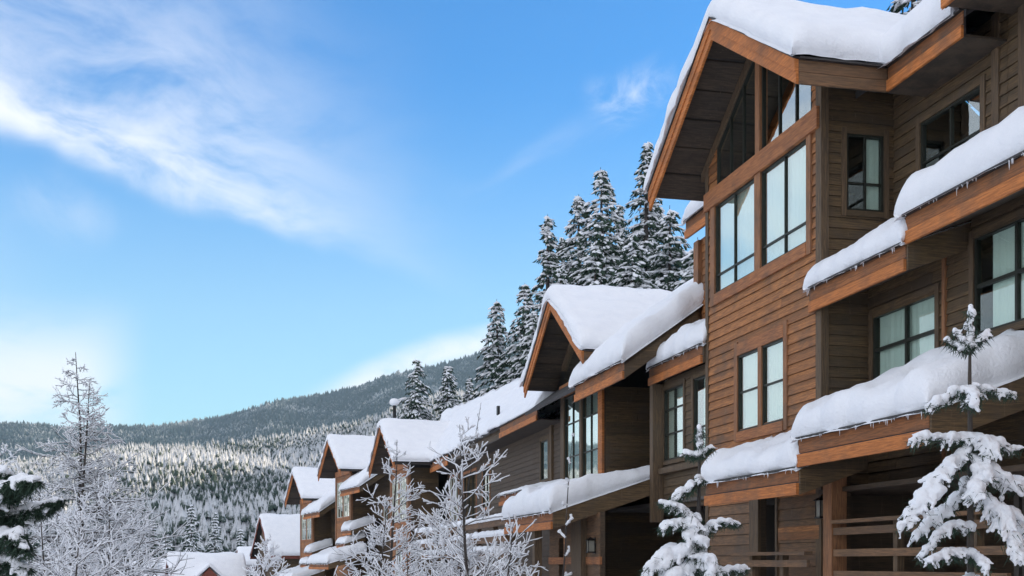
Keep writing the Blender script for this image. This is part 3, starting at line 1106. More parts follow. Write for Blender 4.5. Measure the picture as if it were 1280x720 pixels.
# wing wall left of the tower
lw1, lw2 = (26.25, 27.58, 2.50, 4.25), (24.75, 25.62, 2.30, 4.25)
wall(A, 'y', 10.22, 24.33, 27.75, 1.3, 4.5, [lw1, lw2], single=False, material='sideshade')
window(A, 'y', 10.22, *lw1, vm=(26.9,), hm=(3.15, 3.75), trim=0.1, trim_mat='post', halfcurtain=(26.3, 27.5))
window(A, 'y', 10.22, *lw2, vm=(), hm=(3.1,), trim=0.1, trim_mat='post', halfcurtain=(24.9, 25.3))
mb = MB().box(9.92, 10.20, 27.62, 27.86, 1.0, 4.42); A.part("post", mb, M['post'])
mb = MB().box(10.05, 10.20, 24.4, 27.6, 2.18, 2.32); A.part("sill_beam", mb, M['post'])
# entrance canopies
shed(A, 8.80, 10.0, 17.55, 21.45, 1.10, 1.52, 0.36, 13, 0.45, (1, 0, 1, 1))
shed(A, 8.78, 10.9, 13.80, 17.50, 1.54, 1.98, 0.36, 14, 0.56, (1, 0, 1, 1))
# ground floor: casings around the dark entry slot, corner post, rails
for a, b_ in ((21.58, 22.0), (20.74, 20.82)):
    wallx_trim(A, 'y', 10.0, a, b_, -2.2, 1.55, 'post', 0.06, "door_casing")
mb = MB().box(10.45, 10.50, 20.82, 21.58, -2.2, 1.5); A.part("door", mb, M['black'], label="dark recessed entry door under the canopy")
wallx_trim(A, 'y', 10.0, 19.08, 20.7, 0.42, 0.66, 'siding', 0.05, "belt_board")
wall(A, 'y', 10.02, 18.3, 19.04, -2.2, 1.6, [], material='sideshade', single=True)
mb = MB().box(9.70, 9.98, 18.15, 18.45, -2.2, 1.62); A.part("post", mb, M['trim'])
def railing(H, t, s0, s1, z_top, gaps, posts, seed, balusters=(), snow=False, label=None, loc=None):
    mbs = []
    for z in gaps:
        mb = MB().box(t - 0.03, t + 0.03, s0, s1, z - 0.06, z + 0.06); H.part("rail", mb, M['siding_low'])
    mb = MB().box(t - 0.08, t + 0.08, s0, s1, z_top - 0.03, z_top + 0.03); H.part("rail", mb, M['siding_low'])
    for sp in posts:
        mb = MB().box(t + 0.032, t + 0.15, sp - 0.06, sp + 0.06, -2.2, z_top - 0.032); H.part("post", mb, M['post'])
railing(A, 9.75, 13.5, 18.13, 0.68, (0.52, 0.16, -0.20, -0.56), (16.3, 14.3), 1)
railing(A, 9.45, 18.5, 21.6, 0.16, (-0.02,), (19.6, 20.9), 2)
# porch back
mb = MB(); mb.box(12.6, 12.7, 8, 19.0, -2.2, 2.4); mb.box(9.9, 12.6, 8, 19.0, 1.2, 1.28) ; mb.box(10.2, 12.6, 18.98, 19.03, -2.2, 1.2)
A.part("porch_wall", mb, M['core'])
lantern(to_world(9.99, 18.82, 0.95), ROW, "black wall lantern on grey boards beside the lit corner post, right of the entry")

# ------------------------------------------------------------------ house Z: nearest unit, cut by the right edge
Zh = House("townhouse", (10.9, 12.0, -2.2))
tag(Zh.root, "brown townhouse cut off by the right edge, nearer than the towered one, roofs stepped higher", "townhouse", "cedar townhouses in the row")
zw = (13.9, 15.90, 3.45, 4.95)
wall(Zh, 'y', 10.90, -8.0, 15.98, 1.4, 5.3, [zw], material='sideshade')
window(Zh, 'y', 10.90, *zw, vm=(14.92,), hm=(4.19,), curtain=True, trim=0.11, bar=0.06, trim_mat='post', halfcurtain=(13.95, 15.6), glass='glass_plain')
wall(Zh, 'y', 11.40, 9.2, 15.79, 4.9, 8.5, [(9.6, 11.4, 6.4, 7.75)], material='sideshade')
window(Zh, 'y', 11.40, 9.6, 11.4, 6.4, 7.75, vm=(10.5,), trim=0.11)
mb = MB().box(11.34, 11.40, 15.35, 15.5, 5.3, 8.6); Zh.part("corner_board", mb, M['post'])
shed(Zh, 9.86, 11.40, -8.0, 16.12, 4.84, 5.26, 0.36, 21, 0.58, (1, 0, 0, 1), n=(14, 50))
def z_main(x, y): return 8.78 + 0.7 * (x - 10.25)
slab(Zh, "roof", [(10.25, -8.0, 8.78), (17.2, -8.0, z_main(17.2, 0)), (17.2, 15.72, z_main(17.2, 0)), (10.25, 15.72, 8.78)], 0.12, 'felt')
slab(Zh, "roof", [(17.2, -8.0, z_main(17.2, 0)), (23.8, -8.0, 8.78), (23.8, 15.72, 8.78), (17.2, 15.72, z_main(17.2, 0))], 0.12, 'felt')
fascia(Zh, 'y', 10.25, -8.0, 15.74, 8.30, 8.76)
mb = MB(); mb.prism([(10.25, 15.74, 8.3), (17.2, 15.74, 8.3 + .7 * 6.95), (17.2, 15.74, 8.76 + .7 * 6.95), (10.25, 15.74, 8.76)], (0, 0.05, 0)); Zh.part("rake_board", mb, M['fascia'])
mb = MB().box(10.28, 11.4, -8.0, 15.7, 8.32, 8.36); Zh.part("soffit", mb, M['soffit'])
snow_sheet(Zh, z_main, 10.2, 17.2, -7.9, 15.7, 0.5, 0.32, 0.1, (20, 30), 22, (1, 0, 1, 1))
mb = MB()
mb.prism([(11.55, -8.0, -2.2), (23.2, -8.0, -2.2), (23.2, -8.0, 8.6), (17.2, -8.0, 13.2), (11.55, -8.0, 8.9)], (0, -0.12, 0))
mb.prism([(11.55, 15.68, -2.2), (23.2, 15.68, -2.2), (23.2, 15.68, 8.6), (17.2, 15.68, 13.2), (11.55, 15.68, 8.9)], (0, -0.12, 0))
mb.box(23.1, 23.25, -8, 15.5, -2.2, 8.6); mb.box(14.2, 14.3, -8, 15.5, 1.4, 8.6); mb.box(11.1, 23.0, -8.0, 15.5, 5.25, 5.35); mb.box(11.05, 23.0, -8.0, 15.9, 1.35, 1.5)
Zh.part("inner_wall", mb, M['room'])

# unseen projecting bay, added to keep light off the recessed walls
wall(Zh, 'y', 10.0, 3.9, 9.1, -2.2, 8.25, [(4.4, 6.3, 6.0, 7.9), (6.6, 8.6, 6.0, 7.9)], single=False)
window(Zh, 'y', 10.0, 4.4, 6.3, 6.0, 7.9, vm=(5.4,), trim=0.1)
window(Zh, 'y', 10.0, 6.6, 8.6, 6.0, 7.9, vm=(7.6,), trim=0.1)
mb = MB().box(10.14, 13.0, 3.9, 4.0, -2.2, 8.25); mb.box(10.14, 13.0, 9.0, 9.1, -2.2, 8.25); mb.box(9.98, 13.0, 3.95, 9.05, 8.2, 8.28)
Zh.part("side_wall", mb, M['sideshade'])  # sides and top of the added unseen bay

# ------------------------------------------------------------------ house B
B = House("townhouse", (10.0, 34.0, -2.2))
tag(B.root, "middle brown townhouse with steep snowy gable over tall grid windows, directly left of the tower", "townhouse", "cedar townhouses in the row")
bS0, bS1, bC = 31.95, 36.35, 33.95
BZA, BZE = 7.90, 5.72
def b_top(s): return BZA - 0.14 - (BZA - BZE) * abs(s - bC) / 3.35
bwR, bwL = (32.35, 34.0, 2.25, 5.22), (34.25, 36.0, 2.25, 5.22)
wall(B, 'y', 10.0, bS0, bS1, -2.2, 5.25, [bwR, bwL], single=False)
window(B, 'y', 10.0, *bwR, vm=(33.18,), hm=(3.29, 4.33), trim=0.0, label="right half of the tall grid window")
window(B, 'y', 10.0, *bwL, vm=(35.12,), hm=(3.29, 4.33), trim=0.0, label="left half of the tall grid window")
wallx_trim(B, 'y', 10.0, 34.0, 34.25, 2.1, 5.25, 'post', 0.06, "window_casing")
wallx_trim(B, 'y', 10.0, 31.93, 32.33, 1.0, 5.25, 'fascia', 0.06)
wallx_trim(B, 'y', 10.0, 36.0, 36.40, 1.0, 5.25, 'post', 0.06)
mb = MB().box(9.90, 10.06, 31.93, 36.4, 5.25, 5.62); B.part("cross_beam", mb, M['beam'])
mb = MB(); zt = lambda s: b_top(s) - 0.1
mb.prism([(10.02, 32.0, 5.62), (10.02, 36.2, 5.62), (10.02, 36.2, zt(36.2)), (10.02, bC, zt(bC)), (10.02, 32.0, zt(32.0))], (0.006, 0, 0))
gw = B.part("window", MB().box(9.98, 10.06, 33.9, 34.08, 5.62, 7.55), M['sash'], label="dark gable window above the beam")
obj("pane", mb, M['glass'], gw, B.o)
for (sa, sb) in ((31.9, bC), (36.2, bC)):
    mb = MB(); za, zb_ = b_top(sa), b_top(sb)
    mb.prism([(9.93, sa, za - .2), (9.93, sa, za), (9.93, sb, zb_), (9.93, sb, zb_ - .2)], (0.1, 0, 0)); B.part("rafter_trim", mb, M['post'])
wall(B, 'x', bS0 - 0.02, 10.06, 13.0, -2.2, 5.0, [], single=False, material='sideshade')
gable(B, 9.0, 13.6, bC, 3.42, 3.30, BZA, BZE, 0.36, 0.11, 10.0, 6, True, 0.46, 7)
mb = MB()
fascia(B, 'x', bC - 3.42, 9.001, 10.2, 5.30, 5.70, mat_='siding_low')  # side facing the camera is painted darker to stand for shade
def b_main(x, y): return 4.88 + 0.72 * (x - 9.0)
slab(B, "roof", [(9.0, 27.05, 4.88), (16.2, 27.05, b_main(16.2, 0)), (16.2, 37.3, b_main(16.2, 0)), (9.0, 37.3, 4.88)], 0.11, 'felt')
B_roof_hole = None
fascia(B, 'y', 9.0, 27.1, 31.35, 4.44, 4.86)
mb = MB(); mb.prism([(9.0, 27.05, 4.44), (16.2, 27.05, 4.44 + .72 * 7.2), (16.2, 27.05, 4.87 + .72 * 7.2), (9.0, 27.05, 4.87)], (0, 0.05, 0)); B.part("rake_board", mb, M['sideshade'])  # rake in the shade-toned colour, same cedar as the eave
snow_sheet(B, b_main, 8.95, 16.2, 27.05, 31.3, 0.62, 0.34, 0.10, (34, 20), 8, (1, 0, 1, 1))
snow_sheet(B, b_main, 11.3, 16.2, 31.0, 37.3, 0.45, 0.3, 0.05, (20, 20), 9, (0, 0, 0, 1))
mb = MB(); mb.prism([(9.03, 27.15, 4.46), (12.9, 27.15, 4.46 + .72 * 3.87), (12.9, 27.15, 4.50 + .72 * 3.87), (9.03, 27.15, 4.50)], (0, 4.7, 0)); B.part("soffit", mb, M['soffit'])
slab(B, "roof", [(16.2, 27.05, b_main(16.2, 0)), (22, 27.05, 6.0), (22, 37.3, 6.0), (16.2, 37.3, b_main(16.2, 0))], 0.11, 'felt')
# balcony recess
wall(B, 'y', 12.9, 27.2, 31.95, 1.9, 7.2, [(28.3, 29.5, 2.2, 4.2)], single=False, material='sideshade')
window(B, 'y', 12.9, 28.3, 29.5, 2.2, 4.2, trim=0.1, curtain=False)
mb = MB(); mb.box(10.0, 12.9, 27.9, 31.9, 1.95, 2.05); B.part("balcony_floor", mb, M['soffit'])
mb = MB()
mb.box(11.8, 21.5, 37.1, 37.25, -2.2, 5.0)
mb.box(21.4, 21.55, 27.2, 37.1, -2.2, 6.0)
mb.prism([(10.6, 27.45, 1.0), (21.4, 27.45, 1.0), (21.4, 27.45, 6.0), (16.2, 27.45, 9.6), (10.6, 27.45, 5.4)], (0, -0.1, 0))
mb.box(14.0, 14.1, 24.3, 37.1, -2.2, 1.4)
mb.box(10.1, 14.0, 24.35, 37.0, 1.42, 1.5)
mb.box(13.5, 13.6, 31.98, 37.1, 1.6, 5.6)
B.part("inner_wall", mb, M['room'])
# canopy
shed(B, 7.45, 10.9, 28.0, 33.30, 0.82, 1.24, 0.34, 15, 0.62, (1, 0, 1, 1), n=(34, 34), taper=0.75)
wall(B, 'y', 8.6, 27.75, 32.6, -2.2, 1.25, [(30.9, 31.6, -2.2, 0.75)], single=False, material='siding_low')
for t_, a, b_, mt in ((7.58, 30.35, 30.6, 'post'), (8.42, 28.85, 29.75, 'post')):
    mb = MB().box(t_, t_ + 0.2, a, b_, -2.2, 0.86 + (t_ - 7.45) * 0.34); B.part("post", mb, M[mt])
wallx_trim(B, 'y', 8.6, 27.65, 32.6, -0.05, 0.14, 'beam', 0.05, "belt_board")
lantern(to_world(8.58, 28.15, 0.42), ROW, "black wall lantern beside the dark garage opening under the middle canopy")

# ------------------------------------------------------------------ wing between B and C
W_ = House("townhouse", (9.9, 48.0, -2.6))
tag(W_.root, "long low brown townhouse under one wide snowy roof without a gable, behind bare trees", "townhouse", "cedar townhouses in the row")
def warp_roof(P, nu, nv, thick, name, material, lift=0.0, rough=0.0, seed=0, round_=True):
    """roof sheet through eave and ridge polylines P = (eave points, ridge points); thick > 0 builds a cushion"""
    ev, rg_ = P
    vs, bt = [], []
    def poly(pts, f):
        k = f * (len(pts) - 1); i = min(int(k), len(pts) - 2); q = k - i
        return Vector(pts[i]).lerp(Vector(pts[i + 1]), q)
    for i in range(nu + 1):
        for j in range(nv + 1):
            fu, fv = i / nu, j / nv
            p = poly(ev, fu).lerp(poly(rg_, fu), fv)
            hgt = thick
            if round_:
                e = min(1, fv / 0.05 + 0.02)
                hgt *= math.sqrt(max(0, 1 - (1 - e) ** 2)) * (1 + 0.5 * fbm(p.x, p.y, seed, 0.7, 4)) + 0.03
                if j == 0: p = p + Vector((-0.10, 0, -0.03)) + Vector((0.16 * fbm(p.y, 1, 2, 1.2, 3), 0, 0))
            vs.append((p.x, p.y, p.z + lift + hgt)); bt.append((p.x, p.y, p.z + lift))
    n_ = len(vs); k = nv + 1
    fs = []
    for i in range(nu):
        for j in range(nv):
            a = i * k + j
            fs.append((a, a + 1, a + k + 1, a + k)); fs.append((n_ + a, n_ + a + k, n_ + a + k + 1, n_ + a + 1))
        fs.append((i * k, (i + 1) * k, n_ + (i + 1) * k, n_ + i * k))
        a, b2 = i * k + nv, (i + 1) * k + nv
        fs.append((a, n_ + a, n_ + b2, b2))
    for j in range(nv):
        fs.append((j, n_ + j, n_ + j + 1, j + 1))
        a = nu * k + j
        fs.append((a, a + 1, n_ + a + 1, n_ + a))
    mb = MB(); mb.add(vs, []); mb.v += bt; mb.f += fs
    return W_.part(name, mb, M[material], smooth=round_)
eav = [(9.5, 37.4, 5.12), (9.5, 50.9, 5.15), (9.5, 60.0, 5.2)]
rdg = [(15.6, 37.4, 8.9), (13.9, 50.9, 8.55), (11.6, 69.0, 8.5)]
warp_roof((eav, rdg), 12, 4, 0.1, "roof", 'felt', -0.1, round_=False)
warp_roof((eav, rdg), 60, 26, 0.42, "roof_snow", 'snow', 0.01, seed=3)
warp_roof(([(q[0], q[1], q[2]) for q in rdg], [(q[0] + 6, q[1] + 1, q[2] - 4) for q in rdg]), 20, 4, 0.35, "roof_snow", 'snow', 0.0, round_=False)
fascia(W_, 'y', 9.48, 37.6, 43.3, 4.68, 5.08)
fascia(W_, 'y', 9.62, 43.3, 55.0, 4.75, 5.10, mat_='sideshade')
fascia(W_, 'y', 9.50, 55.0, 60.2, 4.62, 5.12)
mb = MB().box(9.55, 10.4, 37.6, 60, 4.70, 4.74); W_.part("soffit", mb, M['soffit'])
dk = (39.6, 40.6, 2.9, 4.3)
wall(W_, 'y', 10.4, 37.2, 60.2, -2.6, 4.72, [dk, (52.5, 55.5, 1.7, 4.2), (57, 59.4, 1.4, 4.3), (49.5, 51.0, 2.4, 4.2)], single=False, material='core')
window(W_, 'y', 10.4, *dk, trim=0.14, trim_mat='post', curtain=False)
window(W_, 'y', 10.4, 52.5, 55.5, 1.7, 4.2, vm=(53.5, 54.5), trim=0.12, curtain=False)
window(W_, 'y', 10.4, 49.5, 51.0, 2.4, 4.2, vm=(50.2,), trim=0.12, curtain=False)
window(W_, 'y', 10.4, 57, 59.4, 1.4, 4.3, vm=(57.8, 58.6), hm=(2.8,), trim=0.12, trim_mat='trim', sash='white_sash', bar=0.08, curtain=False)
mb = MB().box(10.3, 10.42, 38.9, 39.2, -2.6, 4.7); W_.part("corner_board", mb, M['post'])
shed(W_, 8.6, 10.4, 35.9, 39.3, 1.92, 2.25, 0.2, 16, 0.10, (1, 0, 1, 1))
mb = MB(); mb.box(16.5, 16.6, 37.5, 66, -2.6, 5.5); mb.box(11.9, 12.0, 37.5, 60, 1.2, 5.0)
mb.box(10.5, 16.5, 60.1, 60.2, -2.6, 5.5); mb.box(10.55, 16.5, 37.5, 60, 1.1, 1.2)
W_.part("inner_wall", mb, M['room'])
# roof vents poking through the snow
for (t_, s_, z_, hh, wd) in ((13.4, 46.5, 8.45, 0.9, 0.3), (9.9, 45.6, 5.75, 0.9, 0.10)):
    mb = MB().box(t_ - wd / 2, t_ + wd / 2, s_ - wd, s_ + wd, z_ - 0.6, z_ + hh * 0.5); W_.part("roof_vent", mb, M['black'])


# ------------------------------------------------------------------ houses C, D, E
def far_unit(name_label, X, Y, ang, zap, seed, hl=3.3, hr=3.5, drop=2.25, back=6.0, base=-3.5, wing=5.0, wing_drop=0.85, cream=True, bay=(-2.2, 2.2), canopy=True, wl=0.0):
    """a gabled unit; local t into the house, s along the row, origin under the gable's rake plane"""
    H = House("townhouse", (0, 0, base), R(ang), (X, Y, base))
    tag(H.root, name_label, "townhouse", "cedar townhouses in the row")
    ze = zap - drop
    top = lambda s: zap - 0.14 - drop * abs(s) / 3.4
    b0, b1 = bay
    zt_ = ze - 0.45
    wz0 = zt_ - 2.5
    sash = 'white_sash' if cream else 'sash'
    wins = [(b0 + 0.35, -0.12, wz0, zt_ - 0.1), (0.12, b1 - 0.35, wz0, zt_ - 0.1)]
    low_w = (-0.9, 0.9, wz0 - 3.0, wz0 - 1.5)
    wall(H, 'y', 1.0, b0, b1, base, zt_ + 0.3, wins + [low_w], single=False)
    for q in wins:
        window(H, 'y', 1.0, *q, vm=((q[0] + q[1]) / 2,), hm=(q[2] + 0.8, q[2] + 1.6), trim=0.12, sash=sash, bar=0.07, trim_mat='trim')
    window(H, 'y', 1.0, *low_w, vm=(0.0,), hm=(), trim=0.12, sash=sash, bar=0.07)
    mb = MB().box(0.9, 1.06, b0, b1, zt_ + 0.3, zt_ + 0.65); H.part("cross_beam", mb, M['beam'])
    mb = MB(); mb.prism([(1.03, b0, zt_ + .65), (1.03, b1, zt_ + .65), (1.03, b1, top(b1)), (1.03, 0, top(0)), (1.03, b0, top(b0))], (0.05, 0, 0))
    H.part("gable_wall", mb, M['soffit'])
    for s_ in (b0, b1):
        mb = MB().box(0.94, 1.1, s_ - 0.12, s_ + 0.12, base, zt_ + 0.3); H.part("corner_board", mb, M['trim'])
    wall(H, 'x', b0, 1.1, 2.6, base, zt_ + 0.3, [], single=False, material='sideshade')
    mb = MB().box(1.1, 2.6, b1 - .1, b1, base, zt_ + 0.3); H.part("side_wall", mb, M['sideshade'])
    gable(H, 0.0, back, 0.0, hr, hl, zap, ze, 0.34, 0.1, 1.0, 5, False, 0.42, seed)
    # wing toward the camera
    zwg = ze - wing_drop
    H2 = H
    f = lambda x, y: zwg + 0.68 * (x - 0.3)
    if wing:
        s0, s1 = -hr - wing + 1.2, -hr + 1.2
        slab(H, "roof", [(0.3, s0, zwg), (back, s0, f(back, 0)), (back, s1, f(back, 0)), (0.3, s1, zwg)], 0.1, 'felt')
        fascia(H, 'y', 0.3, s0, s1, zwg - 0.4, zwg - 0.01)
        mb = MB(); mb.prism([(0.3, s0, zwg - .42), (back, s0, f(back, 0) - .42), (back, s0, f(back, 0)), (0.3, s0, zwg)], (0, 0.05, 0)); H.part("rake_board", mb, M['sideshade'])
        snow_sheet(H, f, 0.25, back, s0, s1, 0.5, 0.3, 0.1, (20, 18), seed + 1, (1, 0, 1, 1))
        lww = (s0 + 1.0, s0 + 2.2, zwg - 2.2, zwg - 0.8)
        wall(H, 'y', 2.4, s0 + 0.2, b0, base, zwg + 0.9, [lww], single=False, material='sideshade')
        window(H, 'y', 2.4, *lww, vm=((lww[0] + lww[1]) / 2,), trim=0.12, sash=sash, bar=0.07, curtain=False)
        wall(H, 'x', s0 + 0.2, 2.4, back, base, zwg + 0.9, [], single=False, material='sideshade')
    if wl:
        shed(H, 0.6, 2.4, b1, b1 + wl, zwg - 0.3, zwg + 0.05, 0.3, seed + 5, 0.4)
    if canopy:
        zc = zap - 8.7
        shed(H, -1.4, 1.0, b0 - 4.2, b0 + 1.8, zc, zc + 0.36, 0.34, seed + 2, 0.55, n=(14, 16))
        shed(H, 0.4, 1.9, b0 - 2.6, b0 - 0.15, zap - 6.5, zap - 6.2, 0.34, seed + 3, 0.45, n=(10, 14))
        shed(H, 0.1, 1.4, b0 - 2.2, b0 + 0.2, zap - 7.3, zap - 7.05, 0.34, seed + 4, 0.35, n=(10, 14))
    mb = MB(); mb.box(back - 0.2, back, -hr, hl, base, ze - 0.2); mb.box(2.6, back, b1, b1 + 0.1, base, ze - 0.1); mb.box(1.3, 1.35, b0 + .05, b1 - .05, wz0 - 0.4, wz0 - 0.3)
    H.part("inner_wall", mb, M['room'])
    return H


C_ = far_unit("gabled townhouse right of the row's two farthest gables, mostly behind bare trees", -7.0, 63.0, 17.5, 7.35, 40, wing=0, canopy=False, back=6.5)
D_ = far_unit("second farthest gabled townhouse of the row, pale window grid under its steep snowy roof", -12.3, 79.0, 21.0, 8.25, 50, wing=5.2, wing_drop=1.3)
E_ = far_unit("farthest gabled townhouse of the row, lowest of the three steep gables in the distance", -16.7, 90.0, 21.5, 6.95, 60, wing=5.6, wing_drop=1.1)
# chimney with a ball of snow behind C's ridge
ch = empty("chimney", (-6.75, 67.5, 6.0), 0)
tag(ch, "thin flue pipe capped by a round ball of snow above the snowy ridge", "chimney")
obj("pipe", MB().tube([(0, 0, 0), (0, 0, 3.0)], [0.10, 0.10], 10), M['black'], ch)


def ico(sub=1):
    t_ = (1 + 5 ** 0.5) / 2
    v = [(-1, t_, 0), (1, t_, 0), (-1, -t_, 0), (1, -t_, 0), (0, -1, t_), (0, 1, t_), (0, -1, -t_), (0, 1, -t_), (t_, 0, -1), (t_, 0, 1), (-t_, 0, -1), (-t_, 0, 1)]
    f = [(0, 11, 5), (0, 5, 1), (0, 1, 7), (0, 7, 10), (0, 10, 11), (1, 5, 9), (5, 11, 4), (11, 10, 2), (10, 7, 6), (7, 1, 8), (3, 9, 4), (3, 4, 2), (3, 2, 6), (3, 6, 8), (3, 8, 9), (4, 9, 5), (2, 4, 11), (6, 2, 10), (8, 6, 7), (9, 8, 1)]
    v = [Vector(q).normalized() for q in v]
    for _ in range(sub):
        cache, nf = {}, []
        def midp(a, b_):
            k = (min(a, b_), max(a, b_))
            if k not in cache:
                v.append(((v[a] + v[b_]) / 2).normalized()); cache[k] = len(v) - 1
            return cache[k]
        for a, b_, c in f:
            x, y, z = midp(a, b_), midp(b_, c), midp(c, a)
            nf += [(a, x, z), (b_, y, x), (c, z, y), (x, y, z)]
        f = nf
    return np.array([tuple(q) for q in v]), np.array(f)


ICO0, ICO1 = ico(0), ico(1)


def blobs(centers, axes, shape=ICO0, jit=0.15, seed=0):
    """many deformed balls at once: centers (n,3), axes (n,3,3) rows = scaled local axes"""
    rg = np.random.default_rng(seed)
    v, f = shape
    n = len(centers)
    loc = v[None] * (1 + rg.uniform(-jit, jit, (n, len(v), 1)))
    P = np.einsum('nvk,nkj->nvj', loc, axes) + centers[:, None]
    Fc = (np.arange(n)[:, None, None] * len(v) + f[None]).reshape(-1, 3)
    return P.reshape(-1, 3), Fc


def axes_along(d, ra, rb, rc, up=(0, 0, 1)):
    """rows: along d with length ra, sideways rb, upward rc"""
    d = d / np.maximum(np.linalg.norm(d, axis=1, keepdims=True), 1e-9)
    side = np.cross(d, np.array(up)); ln = np.linalg.norm(side, axis=1, keepdims=True)
    side = np.where(ln > 1e-3, side / np.maximum(ln, 1e-9), np.array([[1.0, 0, 0]]))
    upv = np.cross(side, d)
    return np.stack([d * np.reshape(ra, (-1, 1)), side * np.reshape(rb, (-1, 1)), upv * np.reshape(rc, (-1, 1))], 1)


V_, F_ = blobs(np.array([[0, 0, 3.2]]), np.array([[[0.30, 0, 0], [0, 0.30, 0], [0, 0, 0.22]]]), ICO1, 0.05, 1)
np_obj("snow_cap", V_, F_, M['snow'], ch, True)

# ------------------------------------------------------------------ cottages in the valley
def cottage(label, X, Y, ang, w_, l_, zr, ze, seed, dormer=False, base=-6.0):
    """small house with its ridge along local y and a snow roof; gable ends face +-y"""
    H = House("cottage", (0, 0, base), R(ang), (X, Y, base))
    tag(H.root, label, "cottage", "cottages below the row")
    hw = w_ / 2
    for sgn in (-1, 1):
        q = [(sgn * hw, -l_ / 2, ze), (0, -l_ / 2, zr), (0, l_ / 2, zr), (sgn * hw, l_ / 2, ze)]
        if sgn < 0:
            q = [q[0], q[1], q[2], q[3]]
        else:
            q = [q[1], q[0], q[3], q[2]]
        slab(H, "roof", q, 0.12, 'felt')
        mb = MB(); mb.prism([(sgn * hw, -l_ / 2 - .06, ze - .32), (0, -l_ / 2 - .06, zr - .32), (0, -l_ / 2 - .06, zr), (sgn * hw, -l_ / 2 - .06, ze)], (0, 0.05, 0)); H.part("rake_board", mb, M['red'])
        mb = MB(); mb.prism([(sgn * hw, l_ / 2 + .06, ze - .32), (0, l_ / 2 + .06, zr - .32), (0, l_ / 2 + .06, zr), (sgn * hw, l_ / 2 + .06, ze)], (0, -0.05, 0)); H.part("rake_board", mb, M['red'])
        mb = MB().box(sgn * hw - 0.03, sgn * hw + 0.03, -l_ / 2, l_ / 2, ze - 0.3, ze - 0.01); H.part("fascia_board", mb, M['red'])
    zz = lambda x, y: zr - (zr - ze) * math.sqrt((x / hw) ** 2 + 0.004)
    snow_sheet(H, zz, -hw, hw, -l_ / 2, l_ / 2, 0.38, 0.25, 0.08, (16, 14), seed)
    mb = MB()
    mb.box(-hw + .5, hw - .5, -l_ / 2 + .4, l_ / 2 - .4, base, ze - 0.15)
    mb.prism([(-hw + .5, -l_ / 2 + .4, ze - .15), (hw - .5, -l_ / 2 + .4, ze - .15), (0, -l_ / 2 + .4, zr - .3)], (0, l_ - .8, 0))
    H.part("wall", mb, M['sideshade'])
    wx = (-1.0, 1.0, ze - 2.0, ze - 0.7)
    window(H, 'x', -l_ / 2 + .36, *wx, vm=(0,), trim=0.1, curtain=False, sash='white_sash')
    if dormer:
        mb = MB(); mb.prism([(-hw - .3, -1.2, ze - .1), (-hw - .3, 1.2, ze - .1), (-hw - .3, 0, ze + 1.1)], (2.2, 0, 0)); H.part("dormer", mb, M['red'])
        zz2 = lambda x, y: ze + 1.25 - 1.25 * abs(y) / 1.4
        snow_sheet(H, zz2, -hw - .4, -hw + 2.0, -1.4, 1.4, 0.3, 0.2, 0.05, (8, 14), seed + 1)
    return H


cottage("snow roofed house just beyond the row's last gable with a long lean-to", -18.9, 105.5, 24 + 90, 8.0, 7.4, 4.1, 0.6, 71)
cottage("leftmost low cottage roof at the bottom, with flat snow and red-brown rake", -34.0, 118.0, 108, 7.0, 8.0, 0.15, -2.0, 72, False, -8)
cottage("central low cottage roof at the bottom with a small dormer gable", -27.6, 106.0, 110, 6.0, 6.6, 0.65, -1.6, 73, True, -8)
cottage("smallest snowy cottage roof tucked under the house beyond the row", -23.8, 112.0, 110, 4.0, 4.6, 1.2, -0.4, 74, False, -8)


